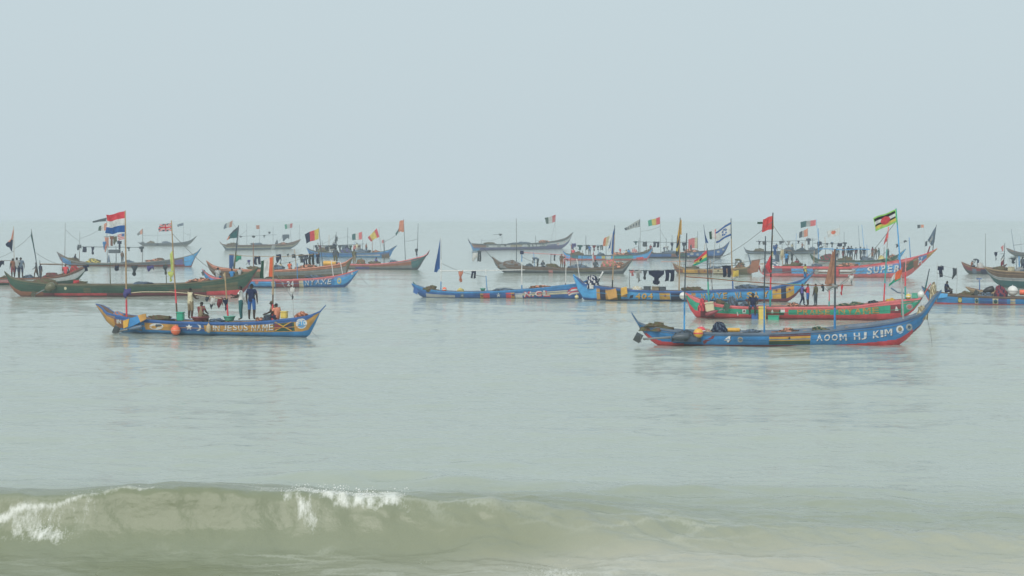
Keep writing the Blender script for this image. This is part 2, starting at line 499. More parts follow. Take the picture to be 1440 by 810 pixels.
# ------------------------------------------------------------------ canoes
class Canoe:
    """A planked dugout seen in the photo, set on the water where its waterline stands.
    wl: pixel ends of the waterline, top: pixel points of the gunwale from end to end,
    lstem / rstem: pixel points down the stems between tip and waterline."""
    def __init__(s, label, wl, top, lstem=(), rstem=(), beam=1.7, paint='blue', bands=(), panels=(), rail='blue',
                 thwarts=8, inner='brown', tip=None, wlabel=None, clutter=None):
        (x0, y0), (x1, y1) = wl
        P0, P1 = ground(x0, y0), ground(x1, y1)
        s.L = np.linalg.norm(P1 - P0)
        s.u = (P1 - P0) / s.L
        s.n = np.array([-s.u[1], s.u[0], 0.0])
        if s.n[1] < 0:
            s.n = -s.n
        s.bh = beam / 2
        s.o = (P0 + P1) / 2 + s.n * s.bh * .72
        s.nick = wlabel
        s.tops = []
        s.floor = .12
        s.root = empty("fishing_canoe", s.o, math.atan2(s.u[1], s.u[0]))
        tag(s.root, label, "boat", "wooden fishing canoes moored off the beach")
        s.build(wl, top, lstem, rstem, paint, bands, panels, rail, thwarts, inner)

    def at(s, px, py, y=0.0):
        """pixel -> point of the canoe's own upright plane at local y"""
        d = ray(px, py)
        q = s.o + s.n * y
        t = np.dot(q - CAM, s.n) / np.dot(d, s.n)
        w = CAM + d * t - s.o
        return np.array([np.dot(w, s.u), y, w[2]])

    def world(s, p):
        return s.o + s.u * p[0] + s.n * p[1] + np.array([0, 0, p[2]])

    def scale(s):
        return (s.at(700, 400)[0] - s.at(699, 400)[0])

    def build(s, wl, top, lstem, rstem, paint, bands, panels, rail, thwarts, inner):
        ynear = -s.bh * .7
        T = [s.at(x, y, ynear if 0 < i < len(top) - 1 else 0) for i, (x, y) in enumerate(top)]
        s.ft = pchip([p[0] for p in T], [p[2] for p in T])
        XL, XR = T[0][0], T[-1][0]
        s.XL, s.XR = XL, XR
        a, b = s.at(*wl[0], ynear), s.at(*wl[1], ynear)
        K = [(XL, T[0][2] - .10)]
        K += [(p[0], p[2]) for p in (s.at(x, y, 0) for x, y in lstem)]
        K += [(a[0], 0.0), (a[0] + .8, -.30), (b[0] - .8, -.30), (b[0], 0.0)]
        K += [(p[0], p[2]) for p in (s.at(x, y, 0) for x, y in rstem)]
        K += [(XR, T[-1][2] - .10)]
        s.fk = pchip([k[0] for k in K], [k[1] for k in K])
        X = set(np.linspace(XL, XR, 46).round(4))
        for pn in panels:
            for q in pn[:2]:
                xx = s.at(q, (wl[0][1] + wl[1][1]) / 2 - 8, ynear)[0]
                if XL < xx < XR:
                    X.add(round(xx, 4))
        X = sorted(X)
        Xc = [X[0]]
        for x in X[1:]:
            if x - Xc[-1] > .012:
                Xc.append(x)
        X = Xc
        vs = {0.0, .15, .4, .65, .9, 1.0}
        for bd in bands:
            vs |= {bd[0], bd[1]}
        for pn in panels:
            vs |= {pn[2], pn[3]}
        vs = sorted(vs)
        cols = [paint] + [bd[2] for bd in bands] + [pn[4] for pn in panels] + [inner]
        names = list(dict.fromkeys(cols))
        V, F, M = [], [], []
        nv = len(vs)
        rowz = []
        per = nv + 3                     # outer rows: keel, half-way, v rows..., then inner top, floor
        def section(x):
            zt, zk = s.ft(x), s.fk(x)
            zk = min(zk, zt - .06)
            zb = max(zk, 0.0)
            pts = []
            for z in [zk, (zk + zb) / 2 - (.05 if zk < -.05 else 0)] if zk < -.02 else [zk, zk + .001]:
                pts.append((s.ys(x, z), z))
            for v in vs:
                z = zb + (zt - zb) * v
                pts.append((s.ys(x, z) + (.0 if v < 1 else 0), z + (.002 if zk >= -.02 else 0)))
            yt = max(s.ys(x, zt) - .05, .004)
            pts.append((yt, zt - .004))
            zf = min(max(s.floor, zk + .08), zt - .02)
            pts.append((max(min(yt * .72, s.ys(x, zf) - .06), .002), zf))
            return pts
        secs = [section(x) for x in X]
        m = len(secs[0])
        for side in (-1, 1):
            base = len(V)
            for x, sec in zip(X, secs):
                for (y, z) in sec:
                    V.append((x, side * y, z))
            for i in range(len(X) - 1):
                xm = (X[i] + X[i + 1]) / 2
                for j in range(m - 1):
                    q = (base + i * m + j, base + (i + 1) * m + j, base + (i + 1) * m + j + 1, base + i * m + j + 1)
                    F.append(q if side < 0 else q[::-1])
                    c = paint
                    if j >= m - 2:
                        c = inner
                    elif j >= 2:
                        vm = (vs[j - 2] + vs[min(j - 1, nv - 1)]) / 2 if j - 1 < nv else 1.0
                        for bd in bands:
                            if bd[0] <= vm <= bd[1]:
                                c = bd[2]
                        for pn in panels:
                            xa = s.at(pn[0], wl[0][1] - 8, ynear)[0]; xb = s.at(pn[1], wl[0][1] - 8, ynear)[0]
                            if xa <= xm <= xb and pn[2] <= vm <= pn[3]:
                                c = pn[4]
                    else:
                        if bands and bands[0][0] == 0:
                            c = bands[0][2]
                    M.append(names.index(c))
            if side > 0:
                half = base
                for i in range(len(X) - 1):     # floor boards between the two inner sides
                    q = (i * m + m - 1, (i + 1) * m + m - 1, half + (i + 1) * m + m - 1, half + i * m + m - 1)
                    F.append(q); M.append(names.index(inner))
        s.hull = new_obj("hull", V, F, [mat(c) for c in names], M, s.root)
        # rails on both gunwales
        for side in (-1, 1):
            rv, rf = [], []
            for i, x in enumerate(X):
                zt = s.ft(x); y = s.ys(x, zt)
                taper = min(1, .35 + 1.4 * min(x - XL, XR - x))
                for dy, dz in ((-.055, -.085), (.022, -.085), (.022, .015), (-.055, .015)):
                    rv.append((x, side * (y + dy * taper + .004), zt + dz * taper))
            for i in range(len(X) - 1):
                for k in range(4):
                    k2 = (k + 1) % 4
                    q = (i * 4 + k, (i + 1) * 4 + k, (i + 1) * 4 + k2, i * 4 + k2)
                    rf.append(q if side > 0 else q[::-1])
            rf += [(0, 1, 2, 3), tuple(4 * (len(X) - 1) + k for k in (3, 2, 1, 0))]
            new_obj("gunwale", rv, rf, [mat(rail)], None, s.root)
        for v in (.80, .52):
            if s.bh * 2 < 1.6:
                continue
            sv, sf = [], []
            n0 = 0
            for x in X:
                zt, zk = s.ft(x), s.fk(x)
                if zt - zk < .34 or min(x - XL, XR - x) < .5:
                    continue
                z0 = max(zk, 0.0) + (zt - max(zk, 0.0)) * v
                for dz, dy in ((-.016, .002), (-.012, .022), (.012, .022), (.016, .002)):
                    sv.append((x, -(s.ys(x, z0 + dz) + dy), z0 + dz))
                n0 += 1
            for i in range(n0 - 1):
                for k in range(3):
                    sf.append((i * 4 + k, i * 4 + k + 1, (i + 1) * 4 + k + 1, (i + 1) * 4 + k))
            if sf:
                new_obj("plank_seam", sv, sf, [mat(rail if v > .6 else paint)], None, s.root)
        # thwarts
        for k in range(thwarts):
            x = XL + (XR - XL) * (.16 + .68 * k / max(1, thwarts - 1))
            s.thwart(x)

    def hb(s, x):
        q = (x - s.XL) / (s.XR - s.XL)
        return s.bh * max(0, 1 - abs(2 * q - 1) ** 2.6) ** .85 + .035

    def ys(s, x, z):
        zt, zk = s.ft(x), s.fk(x)
        t = min(max((z - zk) / max(zt - zk, .05), 0), 1)
        return s.hb(x) * (.80 * (1 - (1 - t) ** 3) + .20 * t) + .004

    def thwart(s, x, w=.16, dz=-.10, col='wood'):
        z = s.ft(x) + dz
        y = s.ys(x, z) - .03
        V = [(x + sx * w / 2, sy * y, z + sz * .02) for sx in (-1, 1) for sy in (-1, 1) for sz in (-1, 1)]
        F = [(0, 1, 3, 2), (4, 6, 7, 5), (0, 4, 5, 1), (2, 3, 7, 6), (0, 2, 6, 4), (1, 5, 7, 3)]
        new_obj("thwart", V, F, [mat(col, 'pole')], None, s.root)

    def skin_pt(s, px, py, off=.014):
        p = s.at(px, py, -s.bh * .85)
        for _ in range(3):
            y = -s.ys(p[0], p[2])
            p = s.at(px, py, y)
        return np.array([p[0], -s.ys(p[0], p[2]) - off, p[2]])

    # --- paint marks on the near side
    def decal(s, name, polys, col, off=.014):
        V, F = [], []
        for poly in polys:
            b = len(V)
            V += [s.skin_pt(x, y, off) for x, y in poly]
            F.append(tuple(range(b, b + len(poly))))
        o = new_obj(name, V, F, [mat(col)], None, s.root)
        return o

    def disc(s, px, py, rx, ry, col, off=.014, n=18, name="painted_roundel"):
        ring = [(px + rx * math.cos(2 * math.pi * k / n), py + ry * math.sin(2 * math.pi * k / n)) for k in range(n)]
        V = [s.skin_pt(px, py, off)] + [s.skin_pt(x, y, off) for x, y in ring]
        F = [(0, 1 + k, 1 + (k + 1) % n) for k in range(n)]
        return new_obj(name, V, F, [mat(col)], None, s.root)

    def star(s, px, py, r, col, off=.016, name="painted_star"):
        ring = []
        for k in range(10):
            rr = r if k % 2 == 0 else r * .42
            a = math.pi / 2 + k * math.pi / 5
            ring.append((px + rr * math.cos(a), py - rr * math.sin(a)))
        V = [s.skin_pt(px, py, off)] + [s.skin_pt(x, y, off) for x, y in ring]
        F = [(0, 1 + k, 1 + (k + 1) % 10) for k in range(10)]
        return new_obj(name, V, F, [mat(col)], None, s.root)

    def text(s, body, x0, x1, l, r, col, shadow=None, bold=.03, off=.016, shear=0., sh=(1.0, .8)):
        """l, r: (top, bottom) pixel rows at the text's two ends"""
        wid = {'I': .42, 'M': 1.2, '.': .34, ' ': .45, 'J': .8, '4': .95, '1': .5}
        tot = sum(wid.get(ch, 1.0) for ch in body)
        rs = random.Random(len(body) * 17 + int(x0))
        cells, q = [], 0.0
        for ch in body:
            w = wid.get(ch, 1.0)
            if ch != ' ':
                cells.append((ch, (q + .10 * w) / tot, (q + .90 * w) / tot, rs.uniform(-.07, .07), rs.uniform(-.06, .06), rs.uniform(-.10, .10)))
            q += w
        def put(dx, dy, c, of, nm):
            for ch, a0, a1, j0, j1, jr in cells:
                tv, tf = text_mesh(ch, bold, shear)
                V = []
                for (u, v) in tv:
                    v2 = v * (.26 if ch == '.' else 1.0)
                    uu = a0 + (u + jr * (v - .5)) * (a1 - a0)
                    px = x0 + uu * (x1 - x0)
                    tp = l[0] + uu * (r[0] - l[0]); bt = l[1] + uu * (r[1] - l[1])
                    v2 = j0 + v2 * (1 + j1) + jr * .5 * (u - .5)
                    V.append(s.skin_pt(px + dx, bt + v2 * (tp - bt) + dy, of))
                new_obj(nm, V, tf, [mat(c, 'letter')], None, s.root)
        if shadow:
            put(sh[0], sh[1], shadow, off - .006, "letter_shadow")
        put(0, 0, col, off, "letter")

    # --- rigging
    def mast(s, base, top, cols=('wood',), r=.035, y=0.0, bend=.0, name="mast", down=True):
        b, t = s.at(*base, y), s.at(*top, y)
        if down:
            k = (b[2] - max(s.floor + .01, s.fk(b[0]) + .12)) / max(t[2] - b[2], .1)
            if k > 0:
                b = b + (b - t) * k
        n = 8
        if name == "mast" and down:
            s.tops.append((b, t))
            bend = bend or random.uniform(-.05, .05)
        pts, rad = [], []
        for i in range(n + 1):
            q = i / n
            p = b + (t - b) * q
            p = p + np.array([bend * math.sin(math.pi * q), .3 * bend * math.sin(math.pi * q), 0])
            pts.append(p); rad.append(r * (1 - .45 * q))
        V, F = tube_geo(pts, rad, 7)
        M = []
        m_names = list(dict.fromkeys(cols))
        for i in range(n):
            c = cols[min(int(i / n * len(cols)), len(cols) - 1)]
            M += [m_names.index(c)] * 7
        M += [0, m_names.index(cols[-1])]
        return new_obj(name, V, F, [mat(c, 'pole') for c in m_names], M, s.root, True)

    def spar(s, pts, col='wood', r=.03, y=0.0, name="spar"):
        P = [s.at(x, yy, y) for x, yy in pts]
        Q = []
        for i in range(len(P) - 1):
            for k in range(4):
                Q.append(P[i] + (P[i + 1] - P[i]) * k / 4)
        Q.append(P[-1])
        V, F = tube_geo(Q, [r * (1 - .3 * i / len(Q)) for i in range(len(Q))], 6)
        return new_obj(name, V, F, [mat(col, 'pole')], None, s.root, True)

    def board(s, name, poly, col, y, thick=.05, kind='paint', parent=True):
        """flat board with real thickness, outline given by pixels on the plane at local y"""
        P = [s.at(px, py, y) for px, py in poly]
        n = len(P)
        V = [p + np.array([0, -thick / 2, 0]) for p in P] + [p + np.array([0, thick / 2, 0]) for p in P]
        F = [tuple(range(n)), tuple(range(2 * n - 1, n - 1, -1))]
        F += [(i, n + i, n + (i + 1) % n, (i + 1) % n) for i in range(n)]
        return new_obj(name, V, F, [mat(col, kind)], None, s.root)

_text_cache = {}

def text_mesh(body, bold, shear):
    key = (body, bold, shear)
    if key in _text_cache:
        return _text_cache[key]
    if body == 'M':                       # brush strokes: two uprights and a V
        w = .20 + bold
        v = [(0, 0), (w, 0), (w, 1), (0, 1), (1 - w, 0), (1, 0), (1, 1), (1 - w, 1),
             (w * .6, 1), (w * 1.25, 1), (.5, .52), (.5, .22), (1 - w * .6, 1), (1 - w * 1.25, 1)]
        _text_cache[key] = (np.array(v), [(0, 1, 2, 3), (4, 5, 6, 7), (8, 11, 10, 9), (12, 13, 10, 11)])
        return _text_cache[key]
    cu = bpy.data.curves.new("t", 'FONT')
    cu.body = body
    cu.offset = bold
    cu.space_character = 1.12
    cu.shear = shear
    cu.resolution_u = 3
    o = bpy.data.objects.new("t", cu)
    COL.objects.link(o)
    dg = bpy.context.evaluated_depsgraph_get()
    m = o.evaluated_get(dg).to_mesh()
    v = np.array([(p.co.x, p.co.y) for p in m.vertices])
    f = [tuple(p.vertices) for p in m.polygons]
    o.evaluated_get(dg).to_mesh_clear()
    bpy.data.objects.remove(o)
    bpy.data.curves.remove(cu)
    lo, hi = v.min(0), v.max(0)
    _text_cache[key] = ((v - lo) / (hi - lo), f)
    return _text_cache[key]

# ------------------------------------------------------------------ flags, washing, gear, people
def flag(cn, label, corners, pattern, ripple=.09, nu=22, nv=14, y=-.01, name="flag", cat="flag", sag=0.0):
    """corners: hoist top, fly top, fly bottom, hoist bottom (pixels); pattern(u, v) -> colour, u from the hoist, v down"""
    P = [cn.at(px, py, y) for px, py in corners]
    V, F, M, names = [], [], [], []
    w = np.linalg.norm(P[1] - P[0]); h = np.linalg.norm(P[3] - P[0])
    ph = random.random() * 6
    for j in range(nv + 1):
        for i in range(nu + 1):
            u, v = i / nu, j / nv
            p = (P[0] * (1 - u) + P[1] * u) * (1 - v) + (P[3] * (1 - u) + P[2] * u) * v
            k = u ** .7
            p = p + np.array([0, 1, 0]) * ripple * k * (math.sin(2 * math.pi * (1.35 * u + .35 * v) + ph) + .38 * math.sin(2 * math.pi * (2.9 * u - .9 * v) + 2 * ph))
            p = p + np.array([0, 0, 1]) * h * .05 * k * math.sin(2 * math.pi * (1.15 * u) + ph + .8)
            p = p - np.array([0, 0, sag * math.sin(math.pi * u)])
            V.append(p)
    for j in range(nv):
        for i in range(nu):
            F.append((j * (nu + 1) + i, (j + 1) * (nu + 1) + i, (j + 1) * (nu + 1) + i + 1, j * (nu + 1) + i + 1))
            c = pattern((i + .5) / nu, (j + .5) / nv)
            if c not in names:
                names.append(c)
            M.append(names.index(c))
    b = V[0].copy()
    V = [p - b for p in V]
    o = new_obj(name, V, F, [mat(c, 'cloth') for c in names], M, None, True)
    o.location = cn.world(b)
    o.rotation_euler = cn.root.rotation_euler
    return tag(o, label, cat)

hst = lambda *cs: (lambda u, v: cs[min(int(v * len(cs)), len(cs) - 1)])
vst = lambda *cs: (lambda u, v: cs[min(int(u * len(cs)), len(cs) - 1)])
solid = lambda c: (lambda u, v: c)

def union_pat(u, v):
    x, yv = (u - .5) * 2, (v - .5) * 2
    if abs(x) < .13 or abs(yv) < .2:
        return 'red'
    if abs(x) < .24 or abs(yv) < .36:
        return 'white'
    d = abs(abs(x) - abs(yv))
    return 'red' if d < .12 else ('white' if d < .30 else 'navy')

def starry_pat(u, v):
    if u < .4 and v < .5:
        return 'deep'
    return 'red' if int(v * 7) % 2 == 0 else 'white'

def disc_pat(u, v):
    if (u - .5) ** 2 * 2.2 + (v - .5) ** 2 < .085:
        return 'red'
    for lo, hi, c in ((.10, .30, 'black'), (.30, .52, 'white'), (.52, .68, 'black')):
        if lo < v < hi and .04 < u < .97:
            return c
    return 'yellow' if .68 < v < .86 and .04 < u < .97 else 'leaf'

def hexstar_pat(u, v):
    if .08 < v < .20 or .80 < v < .93:
        return 'deep'
    x, yv = (u - .45) * 1.5, v - .5
    r = math.hypot(x, yv)
    a = math.atan2(yv, x)
    if r < .24 and r > .09 and abs(math.sin(3 * a)) * r > .05:
        return 'deep'
    return 'white'

def ghana_pat(u, v):
    if (u - .5) ** 2 * 2 + (v - .5) ** 2 < .02:
        return 'black'
    return ('red', 'yellow', 'green')[min(int(v * 3), 2)]

GARM = {
    'shirt': lambda u, v: (.22 < u < .78) or (v < .34 and abs(u - .5) < .5 - .25 * max(0, v - .2)),
    'trousers': lambda u, v: v < .30 or (u < .44 - .05 * v) or (u > .56 + .05 * v),
    'towel': lambda u, v: v < .80 + .2 * math.sin(u * 5 + 1),
    'shorts': lambda u, v: v < .5 or u < .46 or u > .54,
    'rag': lambda u, v: abs(u - .5) < .5 - .42 * v + .1 * math.sin(9 * v),
}

def garment(cn, label, px, top, wpx, hpx, kind, col, group=None, y=-.01, col2=None):
    """one piece of washing pegged over a spar: thin folded cloth hanging from (px, top)"""
    nu, nv = 12, 14
    rs = random.Random(int(px * 31 + top))
    ph = rs.random() * 6
    P = cn.at(px, top, y); R = cn.at(px + wpx / 2, top, y)
    w = 2 * (R[0] - P[0]); h = P[2] - cn.at(px, top + hpx, y)[2]
    bm = bmesh.new()
    vv = {}
    def vert(i, j):
        if (i, j) not in vv:
            u, v = i / nu, j / nv
            vv[i, j] = bm.verts.new(((u - .5) * w * (1 - .08 * math.sin(v * 3 + ph)) + .04 * math.sin(v * 5 + ph) * v,
                                     .05 * math.sin(u * 9 + ph) * (.3 + v) + .03 * math.sin(v * 7 + u * 3),
                                     -v * h + .025 * math.sin(u * 7 + ph)))
        return vv[i, j]
    for j in range(nv):
        for i in range(nu):
            if GARM[kind]((i + .5) / nu, (j + .5) / nv):
                f = bm.faces.new((vert(i, j), vert(i, j + 1), vert(i + 1, j + 1), vert(i + 1, j)))
                f.smooth = True
                f.material_index = 1 if (col2 and j > nv * .55) else 0
    bmesh.ops.recalc_face_normals(bm, faces=bm.faces[:])
    bmesh.ops.solidify(bm, geom=bm.faces[:], thickness=.022)
    m = bpy.data.meshes.new("garment")
    bm.to_mesh(m); bm.free()
    m.materials.append(mat(col, 'cloth'))
    m.materials.append(mat(col2 or col, 'cloth'))
    nm = {'shirt': 'hanging_shirt', 'trousers': 'hanging_trousers', 'towel': 'hanging_cloth', 'shorts': 'hanging_shorts', 'rag': 'hanging_rag'}[kind]
    o = bpy.data.objects.new(nm, m)
    COL.objects.link(o)
    o.location = cn.world(P + np.array([0, 0, .03]))
    o.rotation_euler = cn.root.rotation_euler
    return tag(o, label, "clothing", group)

def heap(cn, label, name, px0, px1, top, base, col, y=0.0, depth=.8, cat="gear", kind='net', rough=.22, col2=None):
    """piled net or tarpaulin: a lumpy mound with folds"""
    A, B = cn.at(px0, base, y), cn.at(px1, base, y)
    H = cn.at((px0 + px1) / 2, top, y)[2] - A[2]
    w = B[0] - A[0]
    zdn = min(A[2] - (cn.floor + .02), .14)
    n, k = 22, 9
    sd = random.Random(int(px0 * 7 + top))
    ox = sd.random() * 50
    V, F, M = [], [], []
    for j in range(k + 1):
        for i in range(n):
            a = 2 * math.pi * i / n
            q = j / k * math.pi / 2
            nz = 1 + rough * float(fbm(np.array([[math.cos(a) * 1.6 + ox]]), np.array([[math.sin(a) * 1.6 + j * .55]]), 3)[0, 0])
            V.append((math.cos(a) * math.cos(q) * w / 2 * nz, math.sin(a) * math.cos(q) * depth / 2 * nz,
                      math.sin(q) * H * nz if j else -max(zdn, .02)))
    for j in range(k):
        for i in range(n):
            i2 = (i + 1) % n
            F.append((j * n + i, j * n + i2, (j + 1) * n + i2, (j + 1) * n + i))
            M.append(1 if (col2 and math.sin(i * 2.1 + j * 1.3 + ox) > .35) else 0)
    o = new_obj(name, V, F, [mat(col, kind), mat(col2 or col, kind)], M, None, True)
    o.location = cn.world((A + B) / 2)
    o.rotation_euler = cn.root.rotation_euler
    return tag(o, label, cat)

def lathe_thing(cn, label, name, px, base, prof, col, cat, y=0.0, tilt=None, kind='plastic', parts=(), seg=16, yaw=0.):
    """thing turned about its own axis; prof (r, z) in metres from its base"""
    p = cn.at(px, base, y)
    root = empty(name, cn.world(p))
    root.rotation_euler = (tilt[0] if tilt else 0, tilt[1] if tilt else 0, cn.root.rotation_euler[2] + yaw)
    V, F = lathe_geo(prof, seg)
    new_obj("body", V, F, [mat(col, kind)], None, root, True)
    for (pn, pp, pc) in parts:
        V, F = lathe_geo(pp, seg)
        new_obj(pn, V, F, [mat(pc, kind)], None, root, True)
    return tag(root, label, cat)

def buoy(cn, label, px, cy, r, col, y, band='white'):
    prof = [(r * math.sin(a) + .001, r - r * math.cos(a)) for a in np.linspace(0.05, math.pi - .05, 11)]
    rz = cn.at(px, cy, y)
    return lathe_thing(cn, label, "float_buoy", px, cy + 0, [(q[0], q[1] - r) for q in prof], col, "buoy", y,
                       parts=(("neck", [(.035, r * .96), (.05, r * 1.02), (.03, r * 1.16), (.012, r * 1.18)], band),
                              ("band", [(r * 1.012, -.03), (r * 1.02, 0), (r * 1.012, .03)], band)))

def basin(cn, label, px, base, w, h, col, y=0.0):
    r = w / 2
    return lathe_thing(cn, label, "plastic_basin", px, base,
                       [(r * .66, 0), (r * .86, h * .5), (r, h), (r * 1.05, h), (r * 1.05, h * .93), (r * .99, h * .93), (r * .80, h * .4), (r * .6, .03)][:4]
                       + [(r * .97, h - .005), (r * .62, .03)], col, "basin", y,
                       parts=(("rim", [(r * 1.0, h - .03), (r * 1.07, h - .02), (r * 1.07, h + .01), (r * 1.0, h + .012)], col),))

def drum(cn, label, px, base, r, length, col, y=0.0, lying=True, cat="drum"):
    prof = [(r * .93, 0), (r, .02), (r, length * .3), (r * 1.03, length * .32), (r, length * .34), (r, length * .66), (r * 1.03, length * .68),
            (r, length * .70), (r, length - .02), (r * .93, length)]
    if lying:
        prof = [(a, b - length / 2) for a, b in prof]
        p = lathe_thing(cn, label, "plastic_drum", px, base, prof, col, cat, y, tilt=(0, math.pi / 2))
        cap = [(.05, length / 2 - .01), (.05, length / 2 + .04), (.03, length / 2 + .05)]
        p.location.z += r
    else:
        p = lathe_thing(cn, label, "plastic_drum", px, base, prof, col, cat, y)
        cap = [(.05, length - .01), (.05, length + .04), (.03, length + .05)]
    V, F = lathe_geo(cap, 8)
    new_obj("cap", V, F, [mat('grey', 'plastic')], None, p, True)
    return p

def box_thing(cn, label, name, px0, px1, top, base, col, cat, y=0.0, depth=.4, kind='plastic', tilt=0., lid=None):
    A, B = cn.at(px0, base, y), cn.at(px1, base, y)
    h = cn.at(px0, top, y)[2] - A[2]; w = B[0] - A[0]
    root = empty(name, cn.world((A + B) / 2))
    root.rotation_euler = (0, tilt, cn.root.rotation_euler[2])
    def bev(nm, a, b, c, d, e, f, cc):
        bm = bmesh.new()
        bmesh.ops.create_cube(bm, size=1)
        for v in bm.verts:
            v.co = ((v.co.x) * (b - a) + (a + b) / 2, v.co.y * (d - c) + (c + d) / 2, v.co.z * (f - e) + (e + f) / 2)
        bmesh.ops.bevel(bm, geom=bm.edges[:], offset=min(b - a, f - e) * .10, segments=2, affect='EDGES')
        m = bpy.data.meshes.new(nm); bm.to_mesh(m); bm.free()
        m.materials.append(mat(cc, kind))
        o = bpy.data.objects.new(nm, m); COL.objects.link(o); o.parent = root
    bev("body", -w / 2, w / 2, -depth / 2, depth / 2, 0, h * .86, col)
    bev("lid", -w / 2 * 1.05, w / 2 * 1.05, -depth / 2 * 1.05, depth / 2 * 1.05, h * .862, h, lid or col)
    return tag(root, label, cat)

def motor(cn, label, head, foot, y, r=.22, col='slate', fin='slate', cover='dteal'):
    """long-shaft outboard tilted up on its side bracket"""
    H, T = cn.at(*head, y), cn.at(*foot, y)
    root = empty("outboard_motor", cn.world(H)); root.rotation_euler = cn.root.rotation_euler
    d = T - H; L = np.linalg.norm(d); d = d / L
    pts = [d * a for a in (-.42, -.37, -.15, .1, .28, .4)]
    V, F = tube_geo(pts, [r * .45, r * .92, r * 1.1, r * 1.05, r * .7, r * .35], 12)
    new_obj("cowling", V, F, [mat(col, 'plastic')], None, root, True)
    V, F = tube_geo([d * .45, d * (L * .6), d * (L - .1)], [.06, .045, .05], 8)
    shaft = new_obj("shaft", V, F, [mat('grey', 'plastic')], None, root, True)
    q = T - H
    V, F = [], []
    for k in range(3):
        a = 2 * math.pi * k / 3
        b = len(V)
        up = np.array([0, math.cos(a), math.sin(a)])
        sd = np.cross(d, up)
        V += [q + d * -.03 + sd * .02, q + up * .13 + sd * .07 + d * .03, q + up * .19, q + up * .13 - sd * .05 - d * .03, q - sd * .02 + d * .02]
        F.append((b, b + 1, b + 2, b + 3, b + 4))
    new_obj("propeller", V, F, [mat('grey', 'plastic')], None, shaft)
    s_ = .17
    a = math.radians(28)
    pl = [(-s_, -s_ * 1.25), (s_, -s_ * 1.25), (s_, s_ * 1.25), (-s_, s_ * 1.25)]
    V = []
    for yy in (-.03, .03):
        for (u, v) in pl:
            V.append(q + d * .12 + np.array([u * math.cos(a) - v * math.sin(a) * -1, yy, v * math.cos(a) - u * math.sin(a) + .08]))
    F = [(0, 1, 2, 3), (7, 6, 5, 4)] + [(i, 4 + i, 4 + (i + 1) % 4, (i + 1) % 4) for i in range(4)]
    new_obj("guard_plate", V, F, [mat(fin, 'paint')], None, shaft)
    V, F = tube_geo([np.array([0, 0, 0.0]), np.array([.1, .18, -.1]), np.array([.1, max(.2, -y - cn.bh + .2), -.15])], .045, 6)
    new_obj("bracket", V, F, [mat('grey', 'plastic')], None, root)
    return tag(root, label, "motor")

# --- people: one continuous skinned surface per pose, coloured by the nearest bone
def pose(kind):
    J = dict(pel=(0, 0, .93), wai=(0, 0, 1.06), che=(0, .01, 1.26), nec=(0, .0, 1.46), chin=(.0, .0, 1.53), hed=(.02, 0, 1.61), top=(.0, 0, 1.70))
    for s, k in ((1, 'l'), (-1, 'r')):
        J.update({'sh' + k: (0, s * .185, 1.41), 'el' + k: (.0, s * .25, 1.13), 'wr' + k: (.06, s * .25, .90), 'ha' + k: (.09, s * .25, .81),
                  'hi' + k: (0, s * .10, .88), 'kn' + k: (.02, s * .12, .49), 'an' + k: (-.02, s * .12, .09), 'to' + k: (.13, s * .14, .035)})
    if kind == 'reach':
        J.update(ell=(.18, .24, 1.18), wrl=(.36, .14, 1.22), hal=(.44, .10, 1.25), elr=(.16, -.24, 1.14), wrr=(.36, -.16, 1.10), har=(.44, -.12, 1.10))
    if kind == 'stride':
        J.update(knl=(.16, .12, .50), anl=(.18, .12, .10), tol=(.33, .14, .04), knr=(-.06, -.12, .50), anr=(-.24, -.12, .11), tor=(-.10, -.14, .04),
                 ell=(-.12, .25, 1.15), wrl=(-.06, .26, .93), hal=(-.03, .26, .84), elr=(.12, -.25, 1.15), wrr=(.28, -.22, 1.00), har=(.35, -.20, .95))
    if kind == 'akimbo':
        J.update(ell=(-.06, .40, 1.16), wrl=(.05, .22, 1.02), hal=(.10, .17, .99), anl=(.0, .20, .09), tol=(.14, .24, .035), knl=(.02, .17, .49))
    if kind == 'bend':
        up = dict(wai=(.10, 0, 1.00), che=(.30, 0, 1.06), nec=(.48, 0, 1.05), chin=(.54, 0, 1.03), hed=(.61, 0, 1.00), top=(.68, 0, .95),
                  shl=(.44, .185, 1.03), shr=(.44, -.185, 1.03), ell=(.48, .24, .76), elr=(.48, -.24, .76), wrl=(.58, .18, .54), wrr=(.58, -.18, .54),
                  hal=(.62, .15, .46), har=(.62, -.15, .46), pel=(-.06, 0, .90), hil=(-.06, .10, .86), hir=(-.06, -.10, .86))
        J.update(up)
    if kind == 'sit':
        dz = .50
        for k in ('pel', 'wai', 'che', 'nec', 'chin', 'hed', 'top', 'shl', 'shr'):
            J[k] = (J[k][0], J[k][1], J[k][2] - dz)
        J.update(che=(.03, 0, .77), nec=(.07, 0, .96), chin=(.09, 0, 1.03), hed=(.11, 0, 1.10), top=(.10, 0, 1.19), shl=(.06, .185, .91), shr=(.06, -.185, .91))
        for s, k in ((1, 'l'), (-1, 'r')):
            J.update({'hi' + k: (0.02, s * .10, .42), 'kn' + k: (.42, s * .14, .47), 'an' + k: (.40, s * .14, .09), 'to' + k: (.55, s * .15, .035),
                      'el' + k: (.14, s * .25, .66), 'wr' + k: (.34, s * .19, .58), 'ha' + k: (.42, s * .17, .55)})
    return J

